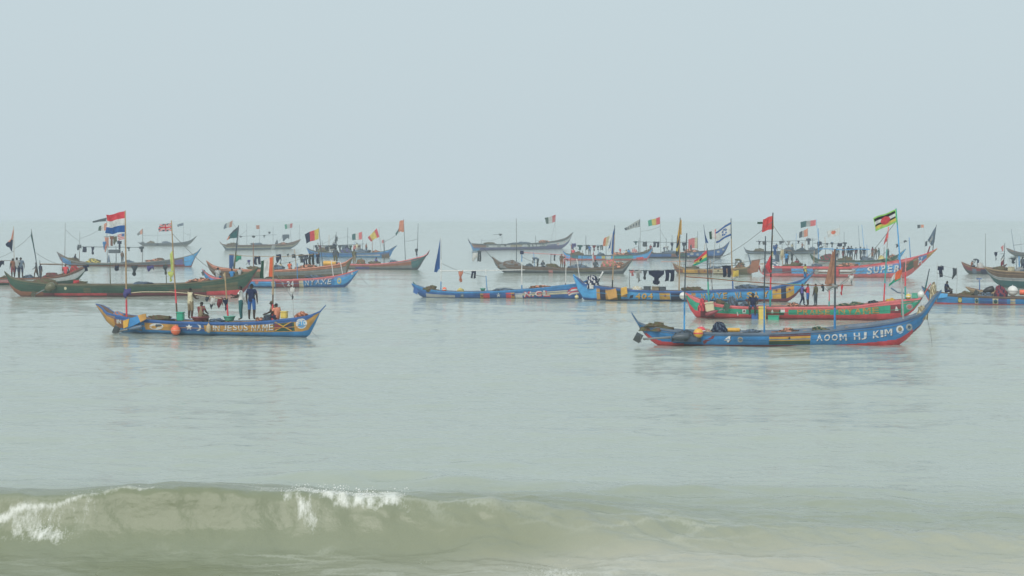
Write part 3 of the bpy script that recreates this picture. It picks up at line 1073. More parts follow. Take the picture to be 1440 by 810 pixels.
RAD = dict(pel=.150, wai=.140, che=.158, nec=.060, chin=.076, hed=.102, top=.058, sh=.075, el=.053, wr=.034, ha=.036, hi=.112, kn=.080, an=.046, to=.036)
BONES = [('pel', 'wai', 'torso'), ('wai', 'che', 'torso'), ('che', 'nec', 'torso'), ('nec', 'chin', 'skin'), ('chin', 'hed', 'skin'), ('hed', 'top', 'hair')]
for _k in 'lr':
    BONES += [('che', 'sh' + _k, 'torso'), ('sh' + _k, 'el' + _k, 'sleeve'), ('el' + _k, 'wr' + _k, 'skin'), ('wr' + _k, 'ha' + _k, 'skin'),
              ('pel', 'hi' + _k, 'leg1'), ('hi' + _k, 'kn' + _k, 'leg1'), ('kn' + _k, 'an' + _k, 'leg2'), ('an' + _k, 'to' + _k, 'foot')]
_pose_cache = {}

def pose_mesh(kind):
    if kind in _pose_cache:
        return _pose_cache[kind]
    J = pose(kind)
    keys = list(J)
    m = bpy.data.meshes.new("p")
    m.from_pydata([J[k] for k in keys], [(keys.index(a), keys.index(b)) for a, b, _ in BONES], [])
    o = bpy.data.objects.new("p", m)
    COL.objects.link(o)
    md = o.modifiers.new("s", 'SKIN'); md.use_smooth_shade = True
    o.modifiers.new("d", 'SUBSURF').levels = 1
    for i, k in enumerate(keys):
        r = RAD.get(k, RAD.get(k[:2], .05))
        m.skin_vertices[0].data[i].radius = (r, r)
        m.skin_vertices[0].data[i].use_root = (k == 'pel')
    dg = bpy.context.evaluated_depsgraph_get()
    ev = o.evaluated_get(dg)
    em = ev.to_mesh()
    V = [np.array(v.co) for v in em.vertices]
    F = [tuple(p.vertices) for p in em.polygons]
    ev.to_mesh_clear()
    bpy.data.objects.remove(o)
    bpy.data.meshes.remove(m)
    nb = []
    for f in F:
        c = sum(V[i] for i in f) / len(f)
        best, lab = 9, 'skin'
        for a, b, l in BONES:
            A, B = np.array(J[a]), np.array(J[b])
            t = min(max(np.dot(c - A, B - A) / np.dot(B - A, B - A), 0), 1)
            ra = RAD.get(a, RAD.get(a[:2], .05)); rb = RAD.get(b, RAD.get(b[:2], .05))
            dd = np.linalg.norm(c - A - (B - A) * t) - (ra * (1 - t) + rb * t)
            if dd < best:
                best, lab = dd, l
                if l == 'sleeve' and t > .62:
                    lab = 'skin'
        h, n_ = np.array(J['hed']), np.array(J['chin'])
        ax = (h - n_) / np.linalg.norm(h - n_)
        if lab in ('skin', 'hair') and np.linalg.norm(c - h) < .2:
            if np.dot(c - h, ax) > .045 or (c[0] - h[0] < -.03 and np.dot(c - h, ax) > -.05):
                lab = 'hair'
            else:
                lab = 'skin'
        nb.append(lab)
    # fingers and thumb
    for k in 'lr':
        w, h = np.array(J['wr' + k]), np.array(J['ha' + k])
        d = (h - w) / np.linalg.norm(h - w)
        sd = np.cross(d, [0, 1, 0]); sd = sd / (np.linalg.norm(sd) + 1e-6)
        inn = np.array([0, -1 if k == 'l' else 1, 0]) * 1.0
        for i, (o_, ln) in enumerate(((-.026, .075), (-.009, .088), (.009, .083), (.026, .066), (.04, .055))):
            b = h + sd * o_ * (1 if i < 4 else 1) + d * (.012 if i < 4 else -.03)
            dirv = d if i < 4 else (d * .6 + sd * .8)
            pts = [b, b + dirv * ln * .5 + inn * .006, b + dirv * ln * .9 + inn * .03]
            tv, tf = tube_geo(pts, [.0098, .009, .0065], 5)
            o0 = len(V)
            V += tv
            F += [tuple(q + o0 for q in f) for f in tf]
            nb += ['skin'] * len(tf)
    # nose and ears
    h = np.array(J['hed']); n_ = np.array(J['chin'])
    ax = (h - n_) / np.linalg.norm(h - n_)
    fw = np.array([1.0, 0, 0]) - ax * ax[0]; fw /= np.linalg.norm(fw)
    for (c0, pts, rad) in ((0, [h + fw * .085 + ax * .0, h + fw * .112 - ax * .03, h + fw * .088 - ax * .045], [.008, .017, .008]),
                           (1, [h + np.array([0, .092, 0]) + ax * .02, h + np.array([-.01, .105, 0]), h + np.array([0, .092, 0]) - ax * .035], [.01, .018, .01]),
                           (2, [h - np.array([0, .092, 0]) + ax * .02, h - np.array([.01, .105, 0]), h - np.array([0, .092, 0]) - ax * .035], [.01, .018, .01])):
        tv, tf = tube_geo(pts, rad, 5)
        o0 = len(V); V += tv
        F += [tuple(q + o0 for q in f) for f in tf]
        nb += ['skin'] * len(tf)
    _pose_cache[kind] = (V, F, nb)
    return _pose_cache[kind]

def person(cn, label, px, feet, head, kind='stand', shirt='white', legs='navy', skin='skin', face=90, y=0.0, long=False, hat=None, sleeves=True, stripes=None):
    """feet / head: pixel rows of the soles (or seat for a sitting person) and the crown; face: heading in degrees, 0 = along the canoe to the right"""
    V, F, nb = pose_mesh(kind)
    p = cn.at(px, feet, y)
    hm = cn.at(px, head, y)[2] - p[2]
    full = {'stand': 1.76, 'reach': 1.76, 'stride': 1.74, 'akimbo': 1.76, 'bend': 1.10, 'sit': .84}[kind]
    k = min(max(hm / full, .80), 1.15)
    if kind == 'sit':
        p = p - np.array([0, 0, .34 * k])
    names = ['skin', shirt, legs, 'hairdark']
    sleeve = 1 if (sleeves and shirt != skin) else 0
    slot = dict(torso=1, sleeve=sleeve, leg1=2, leg2=2 if long else 0, foot=0, skin=0, hair=3)
    mats = [mat(skin, 'skin'), mat(shirt, 'wear') if shirt not in ('skin', 'skin2') else mat(skin, 'skin'), mat(legs, 'wear'), mat(hat or 'black', 'wear')]
    Vs = [v * k for v in V]
    mi = [slot[l] for l in nb]
    if stripes:
        mats.append(mat(stripes, 'wear'))
        mi = [4 if (q == 1 and int(V[f[0]][2] * 16) % 2) else q for q, f in zip(mi, F)]
    o = new_obj("person", Vs, F, mats, mi, None, True)
    o.location = cn.world(p)
    o.rotation_euler = (0, 0, cn.root.rotation_euler[2] + math.radians(face))
    return tag(o, label, "person")

# ================================================================== the boats, far to near
KW = dict(rag='rag', shirt='shirt', trousers='trousers', shorts='shorts', towel='cloth')
CW = dict(slate='slate grey', dteal='dark teal', lgrey='pale grey', bluegrey='blue-grey', dgreen='dark green')
def many(cn, items, labelf, group=None):
    for (px, top, w, h, kind, col) in items:
        lb = labelf(kind, col)
        for w_ in ("dark piece of washing", "dark washing", "small dark piece of washing"):
            lb = lb.replace(w_, f"{CW.get(col, col)} {KW[kind]}")
        twins = [q[2] * q[3] for q in items if q[4] == kind and q[5] == col]
        if len(twins) > 1:
            lb = ("larger " if w * h == max(twins) else "smaller ") + lb
        garment(cn, lb, px, top, w, h, kind, col, group)

# --- D: small dark boat far out on the left
D = Canoe("small dark grey canoe far out, smallest and most hazy on the left", ((200, 346), (262, 346)),
          [(194, 340.5), (199, 342), (225, 342), (252, 341), (266, 338.5), (277, 331.5)], rstem=[(269, 341.5)], paint='slate', bands=[(0, .3, 'grey')], rail='slate', thwarts=6, inner='grey')
D.mast((201, 342), (201, 322), ('slate',), .04)
D.mast((222, 342), (222, 326), ('slate',), .035)
D.mast((258, 341), (258, 315), ('slate',), .035)
D.mast((267, 339), (268, 322), ('slate',), .035)
D.spar([(201, 331), (222, 331), (240, 330)], 'slate', .03)
flag(D, "faded orange and grey pennant on the small hazy dark canoe", [(201, 321), (192.5, 329), (194, 331), (200.5, 329)], vst('salmon', 'grey'))
flag(D, "small grey pennant at the thin pole of the hazy dark canoe", [(258, 313), (249, 316), (250, 319), (258, 317)], solid('bluegrey'))
heap(D, "dark heap of gear on the small hazy canoe", "net_heap", 197, 204, 340, 343, 'slate')
garment(D, "dark rag drooping over the side of the small hazy canoe", 221, 342, 4, 6, 'rag', 'navy', y=-.8)

# --- H: brown and white boat far out behind the brown-green one
H = Canoe("far brown canoe with white and red side stripes, behind the brown-green canoe", ((320, 352), (412, 350)),
          [(309, 339.5), (314, 343), (332, 344.5), (360, 344.5), (400, 343.5), (414, 341), (423, 336.5)], lstem=[(313, 345)], rstem=[(419, 343)],
          paint='grey', bands=[(0, .4, 'bluegrey'), (.4, .62, 'cream'), (.62, .86, 'brown')], panels=[(381, 386, 0, .86, 'white'), (400, 412, .4, .7, 'pale')], rail='rust', thwarts=7)
for x, t in ((336, 320), (347, 314), (365, 322), (384, 318)):
    H.mast((x, 344), (x, t), ('slate',), .035)
H.mast((410, 342), (408, 322), ('slate',), .035)
H.mast((421, 338), (421, 316), ('slate',), .035)
H.spar([(336, 332.5), (360, 331.5), (389, 330)], 'slate', .035)
many(H, [(338.5, 332, 3.5, 2.5, 'rag', 'navy'), (356.5, 331.5, 4.5, 3, 'shorts', 'slate'), (371.5, 331, 3, 4, 'rag', 'slate'), (379, 326, 3, 4, 'towel', 'slate')],
     lambda k, c: "small dark piece of washing on the spar of the far brown-and-white canoe", "washing on the far brown canoe")
flag(H, "faint orange white and green flag above the far brown-and-white canoe", [(327, 310), (315, 316), (314.5, 322), (326, 319)], vst('salmon', 'white', 'bluegrey'))
H.mast((329, 343), (327, 309), ('grey',), .025)
flag(H, "faint orange flag on the middle pole of the far brown-and-white canoe", [(365, 316.5), (360, 317), (360, 322), (365, 322)], solid('salmon'))
flag(H, "small green white and red flag on the far brown-and-white canoe", [(411.5, 314), (400, 316), (400.5, 322.5), (411, 320)], vst('pinkred', 'white', 'green'))
H.mast((410, 323), (411.5, 313), ('grey',), .025, down=False)
garment(H, "blue and white cloth slung between poles of the far brown-and-white canoe", 402, 330, 9, 9, 'towel', 'bluegrey')
H.spar([(392, 339), (402, 330), (409, 329)], 'grey', .03)
person(H, "dark person sitting near the stern of the far brown-and-white canoe", 390, 343, 337, 'sit', 'slate', 'navy')

# --- M: white and blue boat far out in the middle
M_ = Canoe("far white and violet-blue canoe with dark lettering and red bow emblem", ((665, 352.5), (793, 350)),
           [(658, 335.5), (662, 340), (669, 342.5), (706, 343.3), (752, 342), (783, 339), (800, 334.5), (806, 326.5)], lstem=[(661, 342), (664, 348)], rstem=[(803, 338), (798, 344)],
           paint='white', bands=[(0, .46, 'purple'), (.86, 1, 'slate')], panels=[(666, 684, .46, .86, 'rust'), (717, 733, .46, .86, 'pale'), (768, 783, .46, .66, 'purple'), (664, 676, .0, .3, 'sky')], rail='slate')
M_.text("BATIIBI", 741, 769, (343.6, 348), (342, 346.5), 'slate', None, .03)
M_.decal("painted_emblem", [[(784, 342), (795, 339.5), (794, 345), (785, 346)]], 'red')
M_.decal("painted_stripe", [[(684, 345), (712, 344.5), (712, 346.5), (684, 347)]], 'slate')
M_.disc(702, 346, 3, 2, 'lgrey')
M_.mast((706, 343), (706, 330), ('slate',), .045)
M_.spar([(694, 330), (706, 329.5)], 'slate', .05)
garment(M_, "small dark rag tied at the short T-shaped post of the far white canoe", 703.5, 329, 5, 3, 'rag', 'slate')
M_.mast((753, 342), (753, 331), ('slate',), .06)
M_.mast((781, 339), (781.5, 301), ('lgrey',), .03)
M_.mast((776, 339), (776, 329), ('grey',), .03)
M_.mast((677, 343), (677, 336), ('slate',), .05)
flag(M_, "red white and dark green flag flying high above the far white canoe", [(781.5, 302), (766, 307), (768, 315.5), (780.5, 312)], vst('pinkred', 'white', 'dgreen'))

# --- U: dark boat far right
U = Canoe("far dark canoe with long clothes-hung spar, behind the red gunwale canoe", ((1052, 357), (1150, 357)),
          [(1046, 347), (1050, 351.5), (1062, 353), (1080, 353.5), (1110, 353), (1140, 352), (1158, 346)], lstem=[(1048, 354)], rstem=[(1155, 352)], paint='slate', bands=[(.2, .6, 'bluegrey')], rail='black', thwarts=7)
for x, t in ((1067, 336), (1077, 333), (1100, 336), (1143, 334)):
    U.mast((x, 353), (x, t), ('slate',), .05)
U.spar([(1063, 339.5), (1100, 339), (1146, 338)], 'slate', .05)
many(U, [(1068, 339, 4, 5, 'rag', 'navy'), (1075, 339.5, 5, 5, 'shorts', 'black'), (1099, 339, 6, 5, 'towel', 'slate'), (1109, 339, 5, 6, 'shirt', 'lgrey'), (1123, 338.7, 4, 4, 'rag', 'navy'), (1137, 335.5, 6, 9, 'shirt', 'navy')],
     lambda k, c: "dark washing on the upper spar of the far dark canoe" if c != 'lgrey' else "pale shirt on the upper spar of the far dark canoe", "washing on the far dark canoe")
heap(U, "dark pile of nets along the middle of the far dark canoe", "net_heap", 1101, 1118, 348, 353, 'slate', col2='navy')
heap(U, "second dark pile of nets nearer the bow of the far dark canoe", "net_heap", 1120, 1134, 349, 353, 'navy', col2='dgreen')
person(U, "tiny figure in pale shirt standing at the spar of the far dark canoe", 1114, 353, 342, 'stand', 'cream', 'navy')

# --- W4: far boat at the right edge
W4 = Canoe("far brown canoe cut by the right edge with leaning mast", ((1423, 360), (1462, 361)),
           [(1415, 348.5), (1420, 353), (1428, 355), (1440, 355.5), (1458, 354), (1472, 346)], lstem=[(1418, 354)], rstem=[(1467, 355)], paint='brown', bands=[(0, .4, 'slate'), (.4, .7, 'grey')], rail='slate', thwarts=4)
W4.mast((1427, 355), (1422, 322), ('bluegrey',), .06)
W4.mast((1436, 355), (1435, 332), ('grey',), .03)
W4.spar([(1425, 345), (1440, 343), (1455, 342)], 'slate', .035)

# --- I: blue boat crowded with washing, left-centre
I_ = Canoe("far sky-blue canoe crowded with people and washing, behind the brown canoe", ((437, 361.5), (545, 362.5)),
           [(431, 348), (436, 352), (450, 354.5), (495, 355.5), (530, 354.5), (545, 351.5), (558, 345)], lstem=[(434, 356)], rstem=[(553, 352)],
           paint='blue', bands=[(.45, .8, 'deep'), (.8, 1, 'sky')], panels=[(500, 534, .3, .6, 'lgrey'), (536, 546, .0, .6, 'brown')], rail='slate')
for x, t in ((441, 345), (453, 338), (473, 326), (489, 320), (510, 337), (541, 337)):
    I_.mast((x, 354), (x, t), ('slate',), .05)
I_.mast((536, 353), (533, 320), ('grey',), .035)
I_.spar([(441, 346), (473, 345), (512, 343)], 'slate', .05)
cols = ['navy', 'maroon', 'lgrey', 'black', 'cream', 'slate', 'bluegrey', 'navy', 'dgreen', 'pink', 'brown']
for i, (x, k) in enumerate(((445, 'shirt'), (450, 'shirt'), (456, 'towel'), (461, 'rag'), (466, 'shirt'), (478, 'shirt'), (483, 'towel'), (488, 'trousers'), (493, 'shirt'), (499, 'towel'), (505, 'trousers'))):
    garment(I_, f"{CW.get(cols[i], cols[i])} {KW[k]} hanging over the far sky-blue canoe",
            x, 345, 4.6, 9, k, cols[i], "washing on the far sky-blue canoe")
person(I_, "dark figure in navy by the tall mast of the far sky-blue canoe", 470, 356, 340, 'stand', 'navy', 'slate')
person(I_, "figure in pale shirt amid washing on the far sky-blue canoe", 502, 356, 341, 'akimbo', 'cream', 'lgrey')
person(I_, "person in dark clothes leaning over nets on the far sky-blue canoe", 459, 356, 344, 'bend', 'slate', 'navy', face=0)
garment(I_, "dark bundle tied on the tall mast of the far sky-blue canoe", 473, 333, 4, 10, 'towel', 'slate')
heap(I_, "dark mixed heap of nets on the far sky-blue canoe", "net_heap", 478, 496, 349, 355, 'slate', col2='purple')
flag(I_, "blurred green white and red flag over the far sky-blue canoe", [(509, 326), (495, 330), (496, 338), (509, 336.5)], vst('pinkred', 'white', 'dteal'))
I_.mast((510, 338), (509, 325), ('grey',), .03, down=False)
flag(I_, "red and yellow twisted flag over the far sky-blue canoe's bow", [(530, 321), (517, 334), (521, 339.5), (533.5, 333)], lambda u, v: 'red' if (u < .28 or u > .75) else 'yellow', .14)

# --- P: dark blue boat, centre right far
P_ = Canoe("far dark navy canoe with white blotched bow, behind the orange-sided canoe", ((884, 363), (1013, 363)),
           [(879, 353), (886, 355), (910, 356), (950, 356), (985, 353.5), (1003, 351.5), (1017, 348), (1026, 339)], lstem=[(881, 358)], rstem=[(1021, 352)],
           paint='deep', bands=[(0, .3, 'navy')], panels=[(900, 912, .3, .9, 'white'), (944, 953, .3, .9, 'rust'), (955, 966, .3, .9, 'dgreen')], rail='slate')
for (x, y, r) in ((973, 357, 2.5), (981, 358, 2), (990, 356, 2.2), (1010, 354, 2), (1017, 351, 1.6), (968, 360, 1.6)):
    P_.disc(x, y, r, r * .8, 'lgrey', name="painted_blotch")
for x, t in ((898, 338), (937, 335), (945, 330), (981, 325), (1012, 343)):
    P_.mast((x, 355), (x, t), ('slate',), .05)
P_.spar([(890, 340), (920, 340.5), (948, 341), (970, 341)], 'slate', .045)
many(P_, [(894, 339.5, 5, 5, 'rag', 'dteal'), (907, 340, 6, 7, 'shorts', 'slate'), (923, 340, 9, 8, 'trousers', 'navy'), (945, 341, 4, 12, 'rag', 'navy'), (962, 341, 6, 12, 'rag', 'navy')],
     lambda k, c: "dark piece of washing on the spar of the far navy canoe", "washing on the far navy canoe")
person(P_, "figure in blue crouched at the stern of the far navy canoe", 884, 358, 348, 'sit', 'blue', 'navy')
heap(P_, "white and red bundle at the stern of the far navy canoe", "cloth_bundle", 888, 897, 350, 356, 'pinkred', col2='white', kind='cloth')
flag(P_, "long grey-white pennant with dark writing flying left over the far navy canoe", [(900, 308), (878, 321), (879, 324), (899.5, 319)],
     lambda u, v: 'slate' if (u < .05 or (abs(v - .5) < .22 and int(u * 11) % 2 == 0) or u > .86) else 'lgrey')
P_.mast((901, 356), (900, 306), ('grey',), .035)
flag(P_, "green yellow and red striped flag flying high over the far navy canoe", [(928, 305), (911, 310.5), (912, 318.5), (928, 315)], vst('red', 'yellow', 'green'))
P_.mast((929, 356), (928, 304), ('grey',), .035)
flag(P_, "plain red flag with yellow hoist on the far navy canoe", [(981, 334), (968, 336), (968, 350), (981, 349)], lambda u, v: 'cream' if u < .3 else 'pinkred')

# --- O: sky blue and red boat behind the grey boat
O_ = Canoe("sky-blue canoe with red lower stripe, behind the weathered grey canoe", ((797, 366), (910, 366)),
           [(791, 352), (797, 356.5), (820, 358.5), (855, 359), (893, 358), (909, 355), (918, 349)], lstem=[(794, 360)], rstem=[(915, 357)],
           paint='sky', bands=[(0, .28, 'pinkred'), (.88, 1, 'slate')], panels=[(802, 813, .28, .88, 'dteal'), (833, 838, .1, .88, 'red'), (852, 859, .1, .88, 'white'), (846, 851, .28, .88, 'yellow'), (895, 905, .1, .5, 'red'), (862, 890, .28, .88, 'teal')], rail='slate')
for x, t in ((803, 340), (815, 345), (824, 331), (852, 345), (872, 350), (899, 334)):
    O_.mast((x, 358), (x, t), ('slate',), .05)
O_.spar([(801, 344.5), (825, 345), (853, 345)], 'slate', .045)
many(O_, [(807, 342.5, 6, 8, 'towel', 'purple'), (815.5, 345, 7, 7, 'shirt', 'dteal'), (826, 344.5, 5, 8, 'towel', 'slate'), (835.5, 345, 5, 8, 'rag', 'maroon'), (841, 346, 4, 6, 'rag', 'slate'), (846, 345, 4, 7, 'trousers', 'slate')],
     lambda k, c: f"{'violet' if c == 'purple' else 'dark'} piece of washing over the sky-blue and red canoe", "washing on the sky-blue canoe")
person(O_, "person in red sitting by the stern of the sky-blue and red canoe", 806, 358, 349, 'sit', 'red', 'navy')
garment(O_, "narrow red cloth tied to the thin pole near the bow of sky-blue canoe", 872, 350, 3, 8, 'rag', 'pinkred')

# --- N: weathered grey working boat
N_ = Canoe("weathered grey-brown canoe low in the water loaded with nets", ((706, 383.5), (874, 385.5)),
           [(692, 360.5), (697, 367), (706, 371), (730, 374), (770, 376), (810, 377), (850, 375.5), (874, 372), (890, 364)], lstem=[(697, 373)], rstem=[(884, 374)],
           paint='grey', bands=[(0, .35, 'slate'), (.55, .8, 'brown')], panels=[(808, 838, .35, .7, 'olive'), (772, 778, .1, .6, 'pink')], rail='brown', inner='grey')
heap(N_, "long grey heap of nets at the stern of the weathered grey canoe", "net_heap", 700, 736, 367, 375, 'grey', col2='brown', depth=1.0)
heap(N_, "low dark heap of nets amidships in the weathered grey canoe", "net_heap", 738, 751, 371, 376, 'slate', depth=1.0)
heap(N_, "pale wooden lumber and nets piled near the bow of the grey canoe", "net_heap", 846, 868, 367, 376, 'khaki', col2='pinkred', depth=1.0)
person(N_, "person in grey bending over nets on the weathered grey canoe", 756, 375, 362, 'bend', 'bluegrey', 'slate', face=180)
person(N_, "small dark figure sitting beside the bending one on the grey canoe", 763, 376, 366, 'sit', 'slate', 'navy')
person(N_, "figure in brown standing midships on the weathered grey canoe", 790, 377, 356, 'stand', 'brown', 'rust')
person(N_, "figure in pale red shirt next to the one in brown, grey canoe", 794, 377, 361, 'reach', 'pink', 'maroon', face=0)
person(N_, "dark hooded person sitting near the bow of the weathered grey canoe", 837, 377, 365, 'sit', 'slate', 'slate')
N_.mast((726, 374), (726, 307), ('slate', 'slate', 'grey', 'grey'), .05)
N_.mast((775, 376), (775, 356), ('slate',), .05)
N_.mast((818, 376), (819, 352), ('brown',), .045)
N_.mast((836, 376), (835, 350), ('grey',), .045)
flag(N_, "white and red strip of flag on the stern-side post of the grey canoe's bow half", [(835, 353), (832, 361), (834, 368), (836, 367)], vst('pinkred', 'white'), .05)
garment(N_, "small dark rag flying by a post on the weathered grey canoe", 780, 358, 3, 9, 'rag', 'slate')
N_.spar([(774, 358), (791, 358)], 'slate', .03)
garment(N_, "pair of dark trousers hung at the grey canoe's stern pole", 674, 353, 5, 15, 'trousers', 'slate')
garment(N_, "white shirt hung beside dark trousers at the grey canoe's stern", 668, 356, 8, 12, 'towel', 'white')
N_.mast((700, 372), (680, 349), ('slate',), .04, down=False)
N_.spar([(664, 355), (680, 352.5)], 'slate', .03)

# --- J: brown boat with red gunwale, left-centre
J_ = Canoe("brown canoe with red gunwale and green upswept bow, two tall bare poles", ((478, 378), (583, 379.8)),
           [(466, 366), (474, 370), (500, 371.5), (530, 371), (563, 367.5), (586, 362), (596, 358.5), (604, 352)], rstem=[(597, 364)], lstem=[(470, 374)],
           paint='grey', bands=[(0, .2, 'slate'), (.45, .8, 'rust')], panels=[(578, 600, .2, 1, 'dteal'), (500, 520, 0, .5, 'purple')], rail='pinkred')
J_.mast((540, 371), (539.5, 337), ('slate',), .05)
J_.mast((570, 365), (567.5, 308), ('slate',), .045)
J_.mast((586, 362), (588, 314), ('bluegrey', 'slate', 'slate'), .045)
flag(J_, "orange flag with trailing dark green end on the brown canoe with red gunwale", [(568, 309), (562, 311), (560.5, 326), (568.5, 326)], solid('salmon'), .06)
flag(J_, "dark green tail of cloth streaming beside the orange flag", [(561.5, 320), (556, 329), (557, 331.5), (561, 325)], solid('dteal'), .05, name="pennant")
J_.spar([(561.5, 320), (568, 318)], 'grey', .02)
garment(J_, "dark rag wound round the rear pole of the brown canoe with red gunwale", 585.8, 350, 4, 10, 'rag', 'slate')
person(J_, "figure in olive standing at the stern of the brown canoe with red gunwale", 498, 372, 349, 'stand', 'olive', 'khaki', long=True)
heap(J_, "dark olive heap of nets at the stern of the red gunwale canoe", "net_heap", 500, 514, 365, 372, 'olive', col2='rust')
flag(J_, "tiny pink cloth on the middle post of the red gunwale canoe", [(539.5, 337), (537, 338), (537, 342), (539.5, 342)], solid('pink'), .03, name="pennant")

# --- C: blue-bowed boat on the left
Cb = Canoe("long brown canoe with bright blue bow end, behind the dark green canoe", ((94, 374), (266, 375.5)),
           [(80, 354), (85, 360), (98, 365.5), (113, 368.5), (140, 370), (179, 369.5), (216, 367.5), (243, 364), (262, 360), (274, 355), (283, 348)], lstem=[(86, 367)], rstem=[(277, 361), (270, 369)],
           paint='brown', bands=[(0, .25, 'maroon'), (.25, .6, 'bluegrey')], panels=[(84, 99, .1, 1, 'blue'), (246, 256, .25, .8, 'purple'), (258, 284, .1, 1, 'sky'), (120, 160, .25, .8, 'dteal'), (200, 243, .55, .9, 'slate')], rail='grey')
for x, t in ((91, 313), (111.6, 325)):
    Cb.mast((x, 366), (x + .8, t), ('brown', 'grey', 'grey'), .045)
Cb.mast((163, 368), (163, 346), ('slate',), .06)
Cb.mast((200, 368), (200.5, 322), ('grey',), .05)
Cb.mast((151, 368), (150, 306), ('grey',), .05)
Cb.spar([(108, 347), (140, 347.3), (165, 347.5), (203, 348)], 'slate', .05)
many(Cb, [(111.5, 344.5, 6, 8, 'towel', 'slate'), (119, 347, 6, 8, 'shorts', 'navy'), (130.5, 347, 5, 11, 'rag', 'navy'), (181, 347.6, 4, 6, 'rag', 'slate'), (199, 347, 6, 8, 'shirt', 'slate')],
     lambda k, c: "dark piece of washing on the spar of the blue-bowed brown canoe", "washing on the blue-bowed canoe")
garment(Cb, "long orange-red cloth hanging amid the bundle on the blue-bowed canoe", 150, 334, 6, 21, 'towel', 'salmon')
garment(Cb, "blue shirt hanging amid the bundle on the blue-bowed canoe", 147, 340, 5, 11, 'shirt', 'blue')
garment(Cb, "brown shirt hanging amid the bundle on the blue-bowed canoe", 157, 332, 6, 14, 'shirt', 'rust')
garment(Cb, "olive cloth hanging amid the bundle on the blue-bowed canoe", 162, 333, 5, 12, 'towel', 'olive')
garment(Cb, "navy jacket hanging amid the bundle on the blue-bowed canoe", 168, 339, 6, 12, 'shirt', 'navy')
Cb.spar([(146, 333), (160, 332), (171, 332)], 'grey', .04)
Cb.board("platform", [(154, 351), (168, 351), (168, 356), (154, 356)], 'slate', 0, .6)
flag(Cb, "dark narrow pennant flying left behind the large tricolour", [(150, 306), (130, 311), (130, 313), (149, 311)], solid('slate'), .06, name="pennant")
flag(Cb, "orange white and green flag half hidden behind the large tricolour", [(150, 313), (139, 319), (138.5, 325), (150, 324)], lambda u, v: 'salmon' if u < .33 else ('white' if u < .72 else 'dgreen'))
flag(Cb, "red and white striped flag with blue canton on the blue-bowed canoe", [(175, 328), (165, 330), (166, 338), (175, 336)], starry_pat, .05)
Cb.mast((175, 345), (175, 327), ('grey',), .03, down=False)
heap(Cb, "low heap of green and yellow net in the blue-bowed canoe", "net_heap", 122, 142, 364, 370, 'olive', col2='yellow')
Cb.board("fin_board", [(151, 369), (153, 358), (155, 369)], 'bluegrey', 0, .12)

# --- V: boat of standing people, far right
V_ = Canoe("pale green canoe with a standing crew under a blue awning", ((1146, 371), (1258, 372)),
           [(1138, 355), (1143, 361), (1152, 365), (1180, 366.5), (1220, 366.3), (1246, 363.5), (1262, 358), (1274, 349.5)], lstem=[(1142, 366)], rstem=[(1268, 360)],
           paint='lgrey', bands=[(.55, 1, 'dgreen')], panels=[(1138, 1150, .2, 1, 'dgreen'), (1203, 1210, 0, .55, 'sky'), (1152, 1178, .55, .8, 'maroon'), (1262, 1274, 0, 1, 'sky')], rail='dgreen')
for x, t in ((1151, 321), (1170, 340), (1219, 344)):
    V_.mast((x, 365), (x, t), ('blue',), .06)
V_.mast((1217, 364), (1212, 316), ('sky',), .045)
V_.mast((1210, 364), (1207, 317), ('bluegrey',), .035)
V_.mast((1187, 364), (1187, 326), ('slate',), .035)
A0 = V_.at(1150, 350.5, -.5); A1 = V_.at(1222, 351, -.5); 
vv, ff = [], []
for i in range(25):
    t = i / 24
    x = A0[0] + (A1[0] - A0[0]) * t
    z = A0[2] + (A1[2] - A0[2]) * t
    for j, y in enumerate(np.linspace(-.7, .7, 7)):
        vv.append((x, y, z + .10 * math.sin(t * math.pi * 3) * .6 + .12 * (1 - (y / .7) ** 2) - .05))
for i in range(24):
    for j in range(6):
        ff.append((i * 7 + j, (i + 1) * 7 + j, (i + 1) * 7 + j + 1, i * 7 + j + 1))
aw = new_obj("awning", vv, ff, [mat('sky', 'cloth')], None, V_.root, True)
crew = [(1186, 343, 'rust', 'maroon'), (1193, 343, 'navy', 'bluegrey'), (1197, 342, 'slate', 'navy'), (1203.5, 347, 'maroon', 'slate'), (1210, 346, 'dteal', 'slate'), (1215, 347, 'navy', 'bluegrey'),
        (1227, 346, 'maroon', 'rust'), (1231, 347, 'brown', 'slate'), (1249, 349, 'slate', 'navy')]
crew_l = ["thin figure in rust at the far end of the awning, pale green canoe", "figure in navy with bare legs under the awning of the pale green canoe",
          "taller dark figure next to the one in navy under the awning", "figure in maroon standing in the middle under the blue awning",
          "figure in dark teal standing under the blue awning, pale green canoe", "second navy-shirted figure at the bow end of the blue awning",
          "figure in dark red just outside the awning of the pale green canoe", "figure in brown beside the dark red one, pale green canoe",
          "lone dark figure by the red pennant, bow of the pale green canoe"]
for (x, h, sh, lg), lb in zip(crew, crew_l):
    person(V_, lb, x, 365, h, random.choice(['stand', 'akimbo', 'reach']), sh, lg, face=random.choice([80, -90, 30, 160]))
V_.spar([(1144, 342), (1170, 343), (1190, 342.5)], 'slate', .04)
many(V_, [(1152.5, 340, 6, 8, 'towel', 'navy'), (1163, 342, 3, 6, 'rag', 'slate'), (1170, 341, 4, 7, 'rag', 'slate'), (1181, 342, 7, 5, 'shorts', 'navy'), (1188, 341, 6, 6, 'shirt', 'slate')],
     lambda k, c: "dark piece of washing above the stern half of the pale green canoe", "washing on the pale green canoe")
heap(V_, "yellow net bundle near the bow of the pale green canoe", "net_heap", 1234, 1245, 360, 366, 'yellow', col2='cream')
heap(V_, "dark red heap near the stern of the pale green canoe", "net_heap", 1154, 1176, 358, 365, 'maroon', col2='dgreen')
